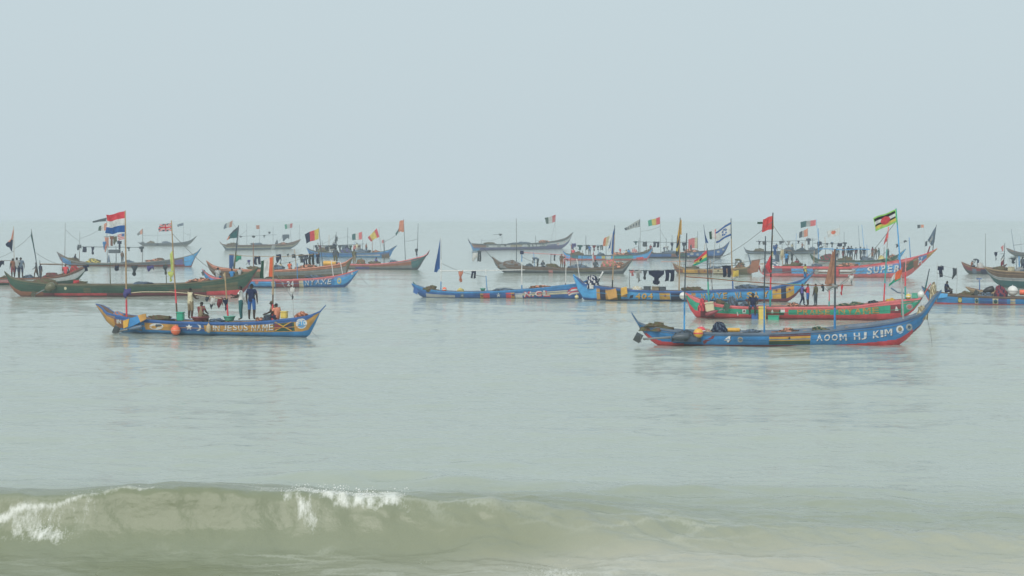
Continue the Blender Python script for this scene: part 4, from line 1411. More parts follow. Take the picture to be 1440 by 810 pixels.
flag(V_, "green white and red flag on the blue pole of the pale green canoe", [(1147.5, 309), (1126, 312), (1126, 320.5), (1147, 317)], lambda u, v: 'pinkred' if u < .36 else ('lgrey' if u < .62 else 'dteal'))
V_.mast((1151, 335), (1147.5, 308), ('sky',), .035, down=False)
flag(V_, "grey white and orange flag below the green white and red one", [(1136, 321), (1124, 327), (1124, 335), (1136, 332)], lambda u, v: 'salmon' if u < .45 else ('lgrey' if u < .7 else 'slate'))
V_.mast((1137, 357), (1136, 320), ('grey',), .03)
flag(V_, "white flag with orange blotch on the pale green canoe", [(1181, 320), (1163, 325), (1164, 334), (1180, 331)], lambda u, v: 'fire' if (u - .5) ** 2 * 2 + (v - .45) ** 2 < .07 else 'white', .1)
V_.mast((1181, 364), (1181, 316), ('lgrey',), .035)
flag(V_, "two-piece dark and orange little flag over the bow of pale green canoe", [(1299, 316), (1290, 316), (1290, 321), (1299, 320)], lambda u, v: 'salmon' if u < .4 else ('lgrey' if u < .6 else 'slate'), .04)
V_.mast((1301, 366), (1299, 315), ('lgrey',), .02, down=False)

# --- S: orange-sided wooden boat
S_ = Canoe("brown canoe with bright orange side panels, behind the yellow-lettered canoe", ((951, 385), (1055, 386.5)),
           [(946, 369.5), (951, 374.5), (962, 377.5), (990, 378.5), (1030, 377), (1048, 376), (1062, 369)], lstem=[(948, 378)], rstem=[(1058, 378)],
           paint='rust', bands=[(0, .25, 'brown'), (.8, 1, 'slate')], panels=[(960, 982, .25, .8, 'amber'), (985, 996, .2, .85, 'orange'), (1003, 1018, .2, .85, 'cream'), (1034, 1050, 0, 1, 'olive')], rail='wood', thwarts=6)
S_.star(991, 381, 2, 'maroon'); S_.star(1010, 381, 2, 'dgreen')
for x in (953, 958, 1000, 1046):
    S_.mast((x, 378), (x - 1, 366), ('wood',), .05)
S_.spar([(1000, 376), (1022, 374), (1048, 372)], 'slate', .05)
heap(S_, "grey-brown heap of nets at the bow end of the orange-sided canoe", "net_heap", 1034, 1048, 370, 378, 'olive', col2='rust')
S_.spar([(930, 368), (945, 368), (968, 367)], 'salmon', .03)

# --- T: big red and blue boat with large white letters
T_ = Canoe("big red and blue canoe with large white letters on blue panel", ((1073, 388.5), (1270, 391)),
           [(1064, 372), (1070, 375), (1094, 374.5), (1140, 375), (1180, 375.5), (1223, 372), (1268, 365), (1292, 359.5), (1308, 354), (1318, 349)], lstem=[(1067, 380)], rstem=[(1309, 366), (1293, 376), (1283, 384)],
           paint='maroon', bands=[(0, .30, 'pinkred'), (.84, 1, 'pinkred')],
           panels=[(1113, 1144, .3, .84, 'sky'), (1146, 1174, .3, .84, 'brown'), (1174, 1180, .0, .84, 'red'), (1180, 1199, .3, .84, 'brown'), (1199, 1264, .3, .84, 'sky'), (1271, 1284, .3, .84, 'dgreen'), (1284, 1291, .1, .9, 'rust'),
                   (1291, 1302, .3, 1, 'blue'), (1302, 1318, 0, 1, 'orange'), (1080, 1100, .3, .84, 'bluegrey')], rail='red', beam=1.9, thwarts=10)
T_.text("SUPER", 1218, 1266, (376, 385.5), (371.5, 381.5), 'white', 'deep', .02, shear=.1)
T_.text("H", 1290, 1298, (363.5, 373), (361.5, 371.5), 'white', None, .03)
for (a, b) in ((1151, 1172), (1181, 1198)):
    T_.decal("painted_stripe", [[(a, 379.5), (b, 379.5), (b, 382), (a, 382)]], 'white')
    T_.decal("painted_stripe", [[(a, 383.5), (b, 383.5), (b, 385.5), (a, 385.5)]], 'lgrey')
T_.disc(1148, 382.5, 3, 3.6, 'lgrey'); T_.disc(1200.5, 381.5, 3, 3.6, 'lgrey')
T_.decal("painted_triangle", [[(1272, 368), (1280, 367), (1275, 377)]], 'rust')
T_.decal("painted_triangle", [[(1284, 366), (1290, 364), (1287, 376)]], 'green')
T_.board("stern_board", [(1057, 366), (1069, 364), (1066, 382), (1054, 385)], 'rust', -.2, .07)
T_.mast((1056, 372), (1052.5, 358), ('bluegrey',), .10, down=False, name="stern_horn")
T_.spar([(1054, 373), (1066, 376)], 'rust', .09, name="horn_beam")
T_.mast((1304, 358), (1308, 346), ('maroon',), .10, down=False, name="bow_horn")
T_.mast((1115, 375), (1115, 341), ('brown', 'slate'), .05)
T_.mast((1101, 375), (1101, 352), ('wood',), .05)
T_.mast((1280, 362), (1278.5, 334), ('blue',), .06)
T_.mast((1312, 352), (1317, 316), ('slate',), .05)
flag(T_, "torn dark slate-blue flag at the bow of the red and blue canoe", [(1317, 317), (1304, 338), (1310, 346), (1314, 341)], lambda u, v: 'lgrey' if (u > .45 and .3 < v < .55) else 'bluegrey', .12)
flag(T_, "small ragged dark cloth below the slate-blue flag at the bow", [(1304, 338), (1301, 341), (1301, 347), (1304, 345)], solid('slate'), .03, name="pennant")
T_.spar([(1301, 340), (1313.5, 339)], 'slate', .02)
garment(T_, "white and dark striped cloth on the post of the red and blue canoe", 1093, 358, 6, 18, 'towel', 'bluegrey', col2='white')
garment(T_, "blue shirt on the post spar of the red and blue canoe", 1090, 345, 6, 14, 'shirt', 'deep')
garment(T_, "cream cloth on the post spar of the red and blue canoe", 1100, 352, 5, 14, 'towel', 'cream')
garment(T_, "dark narrow cloth tied to the brown post of the red and blue canoe", 1114, 355, 5, 12, 'rag', 'slate')
T_.spar([(1087, 345), (1100, 351), (1115, 353)], 'wood', .03)
heap(T_, "mixed heap of white and purple nets near the stern of red and blue canoe", "net_heap", 1072, 1098, 366, 375, 'bluegrey', col2='white', depth=1.2)
garment(T_, "tiny dark cloth hung over the bow half of the red and blue canoe", 1262, 344, 3, 5, 'towel', 'slate')
garment(T_, "smaller dark scrap of cloth near the blue pole of red and blue canoe", 1273, 338.5, 4, 3, 'towel', 'slate')
T_.spar([(1258, 344), (1279, 338)], 'grey', .015, name="line")

# --- W2, W3: boats at the right edge
W2 = Canoe("dark red canoe half hidden by the brown and teal one at right edge", ((1360, 385.5), (1408, 386.5)),
           [(1352, 368), (1357, 372.5), (1366, 375.5), (1385, 377), (1405, 376), (1416, 371)], lstem=[(1356, 378)], rstem=[(1412, 378)], paint='slate', bands=[(.5, 1, 'maroon')], panels=[(1368, 1374, 0, .8, 'bluegrey'), (1380, 1388, .0, .8, 'navy')], rail='rust', thwarts=4, beam=1.5)
heap(W2, "white tarpaulin bundle on the dark red canoe at right", "tarp_bundle", 1374, 1384, 370, 377, 'white', kind='cloth')
person(W2, "dark figure bending on the dark red canoe near the right edge", 1375, 375, 364, 'bend', 'slate', 'navy', face=180)
W2.mast((1386, 377), (1386, 328), ('grey',), .04)
W3 = Canoe("brown canoe with teal lower side running out of the right edge", ((1404, 404), (1500, 408)),
           [(1384, 375), (1390, 377.5), (1398, 379), (1420, 381), (1445, 382), (1480, 381), (1510, 372)], lstem=[(1391, 386), (1398, 396)], rstem=[(1504, 386)], paint='bluegrey',
           bands=[(0, .42, 'dteal'), (.42, .6, 'lgrey'), (.6, 1, 'brown')], rail='wood', thwarts=6)
W3.mast((1412, 378), (1413, 342), ('slate',), .05)
flag(W3, "pink and white flag twisted round a post of the brown and teal canoe", [(1413, 343), (1408, 347), (1409, 354), (1413, 352)], vst('white', 'pink'), .05)
flag(W3, "dark red lower twist of cloth on the same post of brown-teal canoe", [(1411.5, 357), (1408, 364), (1406, 376), (1411, 372)], hst('slate', 'white', 'maroon', 'maroon'), .05)
W3.spar([(1407, 357), (1413, 356.5)], 'slate', .02)
W3.mast((1434, 382), (1433, 360), ('blue',), .08)
heap(W3, "white bundle lying in the brown and teal canoe", "cloth_bundle", 1428, 1440, 376, 381, 'lgrey', kind='cloth')
box_thing(W3, "small pale box standing in the brown and teal canoe", "storage_box", 1419, 1425, 375, 381, 'cream', "box")
garment(W3, "dark garment blown sideways near the right edge", 1425, 363, 8, 8, 'rag', 'slate')
W3.mast((1430, 381), (1429, 361), ('slate',), .04)
W3.spar([(1419, 364), (1433, 361)], 'slate', .03)
garment(W3, "single dark garment hanging on a thin line left of the pink flag", 1400.5, 355, 4, 12, 'rag', 'navy')
W3.spar([(1397, 355), (1413, 353)], 'grey', .012, name="line")

# --- X: little wooden skiff behind the blue boat at right
X_ = Canoe("little bare-wood skiff tip showing above the blue canoe at right", ((1366, 414), (1402, 415)),
           [(1358, 403), (1365, 406), (1380, 408.5), (1395, 409), (1408, 405)], lstem=[(1363, 409)], rstem=[(1405, 410)], paint='wood', bands=[(0, .4, 'brown')], rail='wood', thwarts=2, beam=.9)
X_.mast((1377, 408), (1377, 392), ('deep',), .05)
X_.spar([(1373.5, 392), (1380.5, 392)], 'deep', .05)

# --- E: white-banded boat at the left edge
E_ = Canoe("white-banded canoe with dark green bottom, cut by the left edge", ((-60, 403), (108, 399)),
           [(-75, 384), (-60, 389), (-30, 391), (0, 391), (40, 391), (70, 389.5), (90, 386.5), (108, 380), (124, 373)], lstem=[(-70, 394)], rstem=[(119, 381), (113, 392)],
           paint='white', bands=[(0, .35, 'dgreen'), (.82, 1, 'brown')], panels=[(-50, 14, .35, .7, 'pinkred'), (14, 50, .2, .6, 'lgrey')], rail='rust')
person(E_, "person in brown shirt standing with two others at the left edge", 18.5, 391, 362, 'stand', 'rust', 'maroon', face=100)
person(E_, "person in white shirt between two others at the left edge", 24, 391, 359, 'akimbo', 'lgrey', 'navy', face=80)
person(E_, "person in blue shirt standing right of the white-shirted one", 29.5, 391, 360, 'stand', 'bluegrey', 'navy', face=60)
person(E_, "dark-clad person standing under the furled dark flag, white-banded canoe", 51, 391, 368, 'stride', 'slate', 'brown', face=150)
person(E_, "dark-clad person hunched beside the other under the furled flag", 57, 391, 371, 'stand', 'navy', 'brown', face=20)
E_.spar([(-40, 368), (0, 367), (18, 366)], 'brown', .035)
E_.mast((-30, 391), (-31, 362), ('slate',), .05)
garment(E_, "dark cloth hanging on the spar at the very left edge", 2, 367, 7, 9, 'towel', 'navy')
E_.mast((20, 391), (19, 318), ('wood',), .03)
flag(E_, "orange and navy diamond-shaped flag at the left edge", [(19.5, 320), (15.5, 336), (8, 343), (17, 354)], lambda u, v: 'salmon' if v < .50 else 'navy', .06, y=-.05)
E_.mast((54, 388), (44, 322), ('slate', 'slate', 'grey'), .05)
flag(E_, "dark green flag furled along a leaning pole, white-banded canoe", [(44.5, 324), (43, 330), (48.5, 354), (51.5, 366)], solid('dteal'), .05)
E_.mast((87, 387), (87, 358), ('rust',), .04)
heap(E_, "red and dark bundle at the bow of the white-banded canoe", "cloth_bundle", 98, 111, 373, 381, 'red', col2='rust', kind='cloth', depth=.6)
heap(E_, "brown heap of nets in the white-banded canoe", "net_heap", 60, 84, 384, 390, 'brown', col2='maroon')
E_.spar([(55, 371), (89, 371)], 'wood', .03)

# --- G: brown-green boat carrying washing and an orange drum
G_ = Canoe("brown and olive canoe with orange drum, behind the blue and maroon canoe", ((303, 391), (486, 392)),
           [(290, 366), (296, 373), (312, 377), (345, 379), (385, 379.5), (430, 377), (456, 374), (482, 369.5), (496, 361.5)], lstem=[(295, 380)], rstem=[(491, 374), (488, 384)],
           paint='olive', bands=[(0, .3, 'brown'), (.75, 1, 'rust')], panels=[(290, 330, .3, .75, 'brown'), (384, 486, .35, .72, 'grey')], rail='salmon')
G_.mast((329, 379), (335.5, 317), ('olive', 'olive', 'olive', 'slate', 'slate', 'slate'), .10)
flag(G_, "dark green and orange triangular flag on the leaning thick mast", [(335.5, 318), (323, 329), (318, 337), (334, 334)], lambda u, v: 'salmon' if (u > .75 and v > .4) else ('slate' if v < .3 else 'dteal'), .06)
garment(G_, "long bright blue cloth tied beside the thick leaning mast", 325.5, 358, 6, 30, 'towel', 'deep')
G_.spar([(322, 358), (345, 360), (395, 361), (450, 357)], 'wood', .04)
G_.mast((395, 379), (395, 359), ('slate',), .05); G_.mast((450, 376), (449, 355), ('slate',), .05)
many(G_, [(362, 360.5, 9, 12, 'trousers', 'navy'), (392, 358, 7, 12, 'towel', 'navy'), (405, 357.5, 3, 4, 'rag', 'slate'), (413, 358, 5, 5, 'shorts', 'slate'), (424, 358, 8, 12, 'shirt', 'slate'), (431, 359, 5, 16, 'rag', 'navy'), (438, 357, 8, 16, 'trousers', 'black'), (447, 357, 6, 14, 'shirt', 'navy')],
     lambda k, c: "dark piece of washing on the long spar of the brown and olive canoe", "washing on the brown and olive canoe")
garment(G_, "round teal-green cloth on the spar beside the thick leaning mast", 335.5, 359, 8, 10, 'towel', 'green')
garment(G_, "small violet rag drying low beside the teal cloth, brown-olive canoe", 350, 366, 4, 7, 'rag', 'purple')
G_.spar([(346, 372), (352, 365.5)], 'slate', .03)
heap(G_, "pale pink and white bundle beside the thick leaning mast", "cloth_bundle", 335, 343, 377, 384, 'white', col2='pink', y=-.5, depth=.4, kind='cloth')
person(G_, "person in orange-red sitting amidships on the brown and olive canoe", 407, 378, 368, 'sit', 'fire', 'salmon')
person(G_, "person in pale shirt sitting next to the orange-red one", 394, 378, 369, 'sit', 'cream', 'brown')
person(G_, "two-toned dark figure seated left of the pale-shirted one, brown-olive canoe", 388, 379, 371, 'sit', 'slate', 'navy')
drum(G_, "orange plastic drum lying across the brown and olive canoe", 464, 374, .27, 1.35, 'amber')
G_.mast((454, 375), (448.3, 320), ('slate',), .045)
flag(G_, "yellow red and blue vertical striped flag on the brown and olive canoe", [(448.5, 321), (429, 329), (431, 342), (448, 336)], vst('yellow', 'red', 'navy'), .1)
person(G_, "dark figure in grey standing behind the orange drum", 472, 373, 347, 'stand', 'slate', 'olive')
G_.mast((475, 372), (472, 330), ('slate',), .045)
garment(G_, "dark jacket with white lettering hung near the orange drum", 469, 345, 9, 9, 'towel', 'slate', col2='lgrey')
G_.spar([(462, 346), (475, 344)], 'slate', .03)

# --- F: blue and maroon boat with white letters
F_ = Canoe("blue and maroon canoe with white letters, bow towards the brown upswept canoe", ((297, 404), (483, 404.5)),
           [(284, 378), (289, 385), (300, 390), (330, 393), (360, 393.5), (400, 393), (430, 392), (466, 388.5), (488, 383.5), (504, 379)], lstem=[(288, 390), (292, 397)], rstem=[(499, 388), (492, 398)],
           paint='blue', bands=[(0, .22, 'deep'), (.86, 1, 'pinkred')], panels=[(355, 382, .22, .86, 'sky'), (382, 387, .1, .75, 'cream'), (388, 421, 0, .86, 'maroon'), (421, 427, .0, .86, 'cream'), (470, 505, .22, .9, 'sky')], rail='pinkred')
F_.text("NYAME", 428, 467, (394, 401), (391.5, 399.5), 'white', 'navy', .01, shear=.1)
F_.text("24", 403, 413.5, (394.8, 402.5), (394.5, 402.3), 'white', None, .04)
F_.star(397.5, 398.5, 2.6, 'lgrey')
F_.disc(477, 395, 3, 4, 'yellow'); F_.disc(477, 395, 1.6, 2.2, 'sky', .02)
F_.disc(361, 397, 2.5, 3, 'pink')
F_.mast((468, 389), (465.5, 366), ('white',), .05); F_.mast((482, 386), (478.5, 368), ('white',), .05)
F_.mast((419, 393), (418, 370), ('blue',), .05)
F_.spar([(465, 367), (479, 369)], 'white', .03)
F_.board("stern_fin", [(283, 383), (288, 379), (290, 386), (285, 388)], 'slate', -.1, .06)
F_.spar([(503, 383), (510, 393), (522, 405.5)], 'grey', .018, name="mooring_rope")
heap(F_, "white tarpaulin folded in the bow of the blue and maroon canoe", "tarp_bundle", 489, 498, 380, 384, 'white', kind='cloth', depth=.5)
person(F_, "person in white shirt behind the stern of the blue and maroon canoe", 306, 391, 376, 'sit', 'lgrey', 'blue')

# --- B: long dark green boat
B_ = Canoe("long dark green canoe with red waterline stripe and olive bow half", ((26, 416.5), (338, 415.5)),
           [(6, 381), (12, 389), (24, 393.5), (50, 397), (89, 400), (176, 400), (240, 399), (284, 396), (316, 391.5), (344, 384.5), (363, 376)], lstem=[(11, 396), (17, 406)], rstem=[(357, 389), (348, 406)],
           paint='dgreen', bands=[(0, .24, 'maroon')], panels=[(76, 150, 0, .24, 'red'), (284, 334, .28, .7, 'olive'), (290, 338, .0, .28, 'red'), (334, 364, .3, 1, 'dgreen'), (238, 284, .28, .55, 'brown'), (14, 60, 0, .3, 'rust'), (118, 128, .3, .7, 'olive')], rail='olive', beam=1.9, thwarts=11)
B_.disc(92, 405.5, 1.8, 2.2, 'cream')
B_.mast((57, 398), (56, 366), ('slate',), .045)
B_.mast((156, 400), (155, 368), ('olive',), .05)
B_.mast((234, 399), (233, 368), ('olive',), .045)
B_.spar([(56, 371.5), (110, 373), (160, 373), (210, 373), (247, 372)], 'brown', .04)
many(B_, [(189, 373.2, 10, 15, 'rag', 'slate'), (232.5, 373, 6, 14, 'rag', 'slate'), (164.5, 373, 6, 8, 'shorts', 'navy'), (121, 373, 8, 9, 'shirt', 'navy'), (211.5, 373, 9, 9, 'towel', 'purple')],
     lambda k, c: "violet cloth hung over the spar of the dark green canoe" if c == 'purple' else "dark piece of washing on the spar of the dark green canoe", "washing on the dark green canoe")
garment(B_, "red cloth pegged at the bow side of the dark green canoe's spar", 107, 394, 9, 7, 'towel', 'red', y=-.3)
B_.spar([(98, 394), (114, 393.5)], 'olive', .03, y=-.3)
motor(B_, "olive outboard motor on the stern quarter of the dark green canoe", (70, 404), (49, 414), -1.05, .30, 'olive', 'olive')
heap(B_, "brown and olive heap of nets at the stern of the dark green canoe", "net_heap", 40, 82, 392, 400, 'olive', col2='brown', depth=1.2)
person(B_, "person in blue top sitting at the bow end of the dark green canoe", 326, 391, 378, 'sit', 'blue', 'navy')
person(B_, "person in pale top sitting beside the blue one, bow of green canoe", 337, 388, 376, 'sit', 'lgrey', 'brown')

# --- W1: blue boat at the right edge
W1 = Canoe("blue canoe with pale pillar marks and big white ball, cut by right edge", ((1308, 428), (1520, 431)),
           [(1296, 402), (1303, 407), (1320, 411), (1335, 413.5), (1380, 416), (1440, 418), (1490, 417), (1530, 406)], lstem=[(1300, 412), (1304, 420)], rstem=[(1525, 420)], paint='blue',
           bands=[(0, .16, 'red'), (.8, 1, 'slate')], panels=[(1347, 1353, .16, .8, 'olive'), (1371, 1376, .16, .8, 'cream'), (1396, 1404, .16, .8, 'cream'), (1404, 1416, .16, .8, 'purple'), (1421, 1428, .16, .8, 'pale'), (1378, 1396, .16, .8, 'deep')], rail='brown')
W1.disc(1350, 422, 2.6, 3, 'yellow'); W1.disc(1400, 424, 2.6, 3, 'dgreen'); W1.disc(1373.5, 423, 2, 3, 'dgreen')
W1.board("bow_box", [(1316, 412), (1333, 413), (1332, 418), (1316, 420)], 'sky', -.6, .1)
person(W1, "person in dark blue sitting on the end of the blue canoe at right", 1330, 411, 395, 'sit', 'navy', 'navy', face=-20)
buoy(W1, "big white ball buoy in the blue canoe at the right edge", 1424, 409, .36, 'white', 0, 'lgrey')
heap(W1, "dark maroon heap of nets beside the big white ball", "net_heap", 1397, 1417, 403, 416, 'maroon', col2='navy', depth=1.1)
drum(W1, "orange drum lying beside the big white ball at right edge", 1441, 415, .19, .7, 'fire')
motor(W1, "black outboard motor stowed upright in the blue canoe at right", (1390, 408), (1375, 413), .1, .22, 'black')
W1.mast((1345, 414), (1347, 372), ('lgrey',), .02); W1.mast((1316, 412), (1318, 368), ('lgrey',), .02)
W1.spar([(1317, 374), (1332, 375.5), (1346, 378)], 'lgrey', .012, name="line")
garment(W1, "navy shirt hanging on the thin line of the blue canoe at right", 1323, 374.5, 8, 16, 'shirt', 'navy')
garment(W1, "dark trousers hanging beside the navy shirt on the thin line", 1342.5, 377.5, 6, 16, 'towel', 'slate')

# --- K: blue boat with red-outlined letters
K_ = Canoe("slim blue canoe with white spar and red outlined letters", ((594, 419), (818, 420.5)),
           [(579, 398.5), (584, 401.5), (592, 404.5), (618, 409), (647, 410.3), (686, 409.7), (720, 408), (752, 405.5), (790, 401.5), (814, 398.5), (828, 392)], lstem=[(584, 408), (588, 414)], rstem=[(826, 404), (822, 414)],
           paint='deep', bands=[(.72, 1, 'blue')], panels=[(676, 680, 0, .72, 'amber'), (680, 689, 0, .72, 'red'), (689, 712, 0, .72, 'deep'), (712, 719, 0, .72, 'red'), (719, 724, 0, .72, 'orange'), (725, 735, .0, .6, 'white'), (735, 798, .35, .62, 'cream'), (598, 640, .1, .5, 'lgrey')], rail='blue')
K_.star(701, 415, 3.6, 'white')
K_.disc(678, 416, 1.8, 1.8, 'rust'); K_.disc(721.5, 415, 1.8, 1.8, 'maroon'); K_.disc(650, 415.5, 3, 3, 'bluegrey'); K_.star(650, 415.5, 2.2, 'lgrey', .02)
K_.text("N.CL", 735.5, 775, (410, 418), (407.5, 416.5), 'red', None, .11)
K_.text("N.CL", 736.2, 774, (410.8, 417.4), (408.2, 415.8), 'white', None, .015, .024)
for i, c in enumerate(('red', 'white', 'red', 'white')):
    o = i * 2.3
    K_.decal("painted_stripe", [[(797 + o * .3, 410.5 + o * .55), (804, 404.6 + o), (818, 402.6 + o), (818, 404.9 + o), (805, 406.9 + o), (798 + o * .3, 412 + o * .6)]], c)
K_.board("stern_fin", [(581, 411), (582, 404), (588, 404), (590, 409), (586, 414)], 'deep', -.15, .08)
K_.mast((585, 403), (581, 396.5), ('dteal',), .07, down=False, name="stern_horn")
K_.mast((620, 408), (620, 334), ('blue', 'white', 'white', 'lgrey', 'lgrey'), .045)
flag(K_, "deep blue flag hanging furled beside the white spar", [(619, 335), (614, 364), (610.5, 385), (618.5, 378)], solid('deep'), .10)
K_.spar([(619, 381), (680, 380.5), (738, 379.5)], 'white', .045)
K_.mast((685.5, 408), (683, 378), ('blue', 'blue', 'white'), .04)
K_.mast((734, 406), (734, 352), ('blue', 'white', 'white', 'blue'), .05)
K_.mast((795, 401), (796, 366), ('slate', 'white', 'white'), .04)
K_.mast((815, 399), (811, 364), ('white',), .045)
K_.spar([(734, 355), (760, 356.5), (792, 358.5), (812, 366)], 'pinkred', .02)
box_thing(K_, "small dark blue box fixed on top of the middle post of slim blue canoe", "lamp_box", 731.5, 736.5, 352.5, 357.5, 'navy', "box", depth=.25)
garment(K_, "red and white cloth hung on the white spar", 648, 381, 7, 16, 'rag', 'salmon')
garment(K_, "dark shorts hung on the white spar beside the red cloth", 666, 381, 7, 11, 'trousers', 'navy')
buoy(K_, "orange ball float at the stern of the slim blue canoe", 625, 407, .18, 'fire', 0.)
heap(K_, "yellow net bundle near the stern of the slim blue canoe", "net_heap", 643, 653, 405.5, 410, 'yellow', col2='cream')
basin(K_, "mint green basin amidships in the slim blue canoe", 679, 409, .42, .2, 'mint')
buoy(K_, "yellow-green ball float at the waterline near striped emblem", 811, 417.5, .15, 'yellow', -1.0)

# --- L: blue and yellow boat with yellow letters
L_ = Canoe("bright blue canoe with orange squares and yellow letters and numbers", ((818, 421.5), (1106, 425)),
           [(806, 386.5), (811, 392), (819, 398.5), (843, 402.8), (883, 407), (943, 409.3), (985, 408.8), (1020, 407.5), (1079, 405), (1103, 400), (1128, 393), (1143, 384)], lstem=[(810, 399), (814, 412)], rstem=[(1138, 394), (1124, 413), (1112, 423)],
           paint='sky', bands=[(0, .12, 'deep'), (.84, 1, 'deep')],
           panels=[(838, 843, 0, .84, 'orange'), (843, 851, 0, .84, 'navy'), (851, 868, .0, .84, 'orange'), (868, 873, .0, .84, 'dgreen'), (873, 882, .3, 1, 'orange'), (928, 943, .12, .84, 'amber'), (944, 959, .0, .84, 'navy'), (973, 979, .12, .84, 'orange'),
                   (1086, 1098, .12, .84, 'amber'), (1098, 1105, .0, .9, 'navy'), (1105, 1116, .2, .84, 'amber'), (1048, 1142, 0, .2, 'maroon')], rail='deep', beam=1.9, thwarts=10)
L_.text("404", 893, 919, (412.5, 420), (412.5, 420.2), 'amber', 'navy', .03, sh=(.8, .6))
L_.decal("painted_mark", [[(886, 416), (891, 414), (890, 419), (885, 420)]], 'navy')
L_.text("NYAME", 985, 1023, (412.5, 420), (411.5, 420), 'amber', 'navy', .03, sh=(.8, .6))
L_.text("NA", 1033, 1044, (411, 420), (410.5, 419.5), 'amber', 'navy', .03, sh=(.8, .6))
L_.text("SA", 1049, 1068, (410.5, 419.5), (409.5, 418.5), 'amber', 'navy', .03, sh=(.8, .6))
L_.text("Y", 1073, 1081, (409.5, 418), (409, 417.5), 'amber', 'navy', .03, sh=(.8, .6))
for (x, y) in ((935.5, 416), (1092, 408.5), (1110.5, 407), (863, 413)):
    L_.star(x, y, 2.4, 'maroon')
L_.board("motor_board", [(852, 409), (866, 405.5), (868, 418), (856, 421)], 'orange', -1.15, .08)
L_.board("motor_board", [(873, 405), (881, 403), (882.5, 413), (874, 416)], 'amber', -1.1, .08)
L_.mast((811, 392), (806.5, 386), ('sky',), .10, down=False, name="stern_horn")
L_.mast((1136, 389), (1146, 380), ('bluegrey',), .08, down=False, name="bow_horn")
heap(L_, "dark and white nets piled at the stern of the bright blue canoe", "net_heap", 823, 842, 389, 403, 'navy', col2='white', depth=1.1)
L_.mast((838, 402), (848, 382), ('white', 'slate', 'white'), .10, down=True, name="paddle_shaft")
L_.mast((861, 404), (864.5, 317), ('black', 'wood', 'wood', 'wood', 'slate'), .055)
flag(L_, "blue and white flag furled down a pole above the bright blue canoe", [(864.5, 318), (857, 345), (854, 352), (862.5, 358)], lambda u, v: 'white' if .35 < u < .6 or (v > .8 and u > .5) else 'deep', .07)
flag(L_, "faded orange and white cloth behind the furled blue and white flag", [(861.5, 328), (849, 336), (848, 347), (857, 345)], vst('white', 'cream', 'salmon'), .08)
L_.mast((955, 406), (956.5, 306), ('wood', 'wood', 'wood', 'slate'), .055)
flag(L_, "tall amber and navy flag furled down its mast above bright blue canoe", [(956.3, 308), (952, 335), (950, 360), (956, 358)], lambda u, v: 'amber' if v < .42 and u < .75 else ('navy' if v < .62 else ('yellow' if v < .82 and u > .3 else 'slate')), .06)
flag(L_, "amber strip hanging beside the tall furled flag", [(958.5, 309), (957, 309), (955.5, 330), (958.5, 330)], solid('amber'), .03, name="pennant")
L_.spar([(884, 380), (915, 380.5), (958, 379)], 'slate', .035)
L_.mast((886, 407), (885, 378), ('grey',), .035)
garment(L_, "pale shirt hung first on the spar of the bright blue canoe", 897, 380, 10, 12, 'shirt', 'lgrey')
garment(L_, "rose shirt hung beside the pale one on bright blue canoe's spar", 889, 380, 6, 9, 'rag', 'pink')
garment(L_, "narrow slate cloth at the middle of the bright blue canoe's spar", 907, 380.5, 6, 13, 'rag', 'slate')
garment(L_, "long thin white strip hanging under the pale shirt", 898.5, 390, 2.5, 8, 'towel', 'lgrey')
garment(L_, "large navy cloth hung on the spar of the bright blue canoe", 923, 381, 21, 20, 'rag', 'navy')
garment(L_, "navy trousers hung spread on the spar of the bright blue canoe", 942, 380, 13, 16, 'trousers', 'navy')
heap(L_, "cream heap of nets beside the crate rack on bright blue canoe", "net_heap", 888, 904, 403, 408, 'cream', col2='white')
for i, (a, b, c) in enumerate(((905.5, 914.5, 'slate'), (917, 927, 'khaki'), (928, 936, 'slate'))):
    box_thing(L_, ("dark fish crate on the deck below the large navy cloth", "khaki fish crate between two dark ones on bright blue canoe", "dark fish crate nearest the mast with trousers")[i], "fish_crate", a, b, 402.5 + .3 * i, 408.5, c, "crate", kind='pole')
L_.mast((1031, 405), (1028, 307), ('deep', 'wood', 'wood', 'slate'), .055)
flag(L_, "white flag with two blue stripes and blue star", [(1028, 310.5), (1006, 325), (1007, 343), (1029, 332)], hexstar_pat, .10, 40, 30)
flag(L_, "green white and red flag half behind the blue-striped one", [(1007, 322), (997, 326), (998, 336), (1007, 336)], lambda u, v: 'pinkred' if u < .2 else ('white' if u < .65 else 'dgreen'), .05, y=.6)
L_.mast((1001, 405), (1007, 321), ('lgrey',), .035, y=.6)
flag(L_, "dark blue furled pennant left of the blue-striped white flag", [(989.5, 318), (992, 330), (996, 341), (992, 342)], solid('deep'), .04, y=.6, name="pennant")
L_.mast((1002, 406), (989.5, 316), ('slate',), .025, y=.6)
garment(L_, "navy trousers hung by the mast with the blue-striped flag", 1022, 374, 11, 16, 'trousers', 'navy')
garment(L_, "yellow and white bundle tied to the mast with the blue-striped flag", 1034, 381, 10, 15, 'towel', 'yellow', col2='white')
L_.spar([(1015, 374), (1030, 373.5), (1048, 372)], 'slate', .03)
person(L_, "person in yellow shirt standing at the bow of the bright blue canoe", 1132, 397, 378, 'stand', 'yellow', 'blue', face=-20)

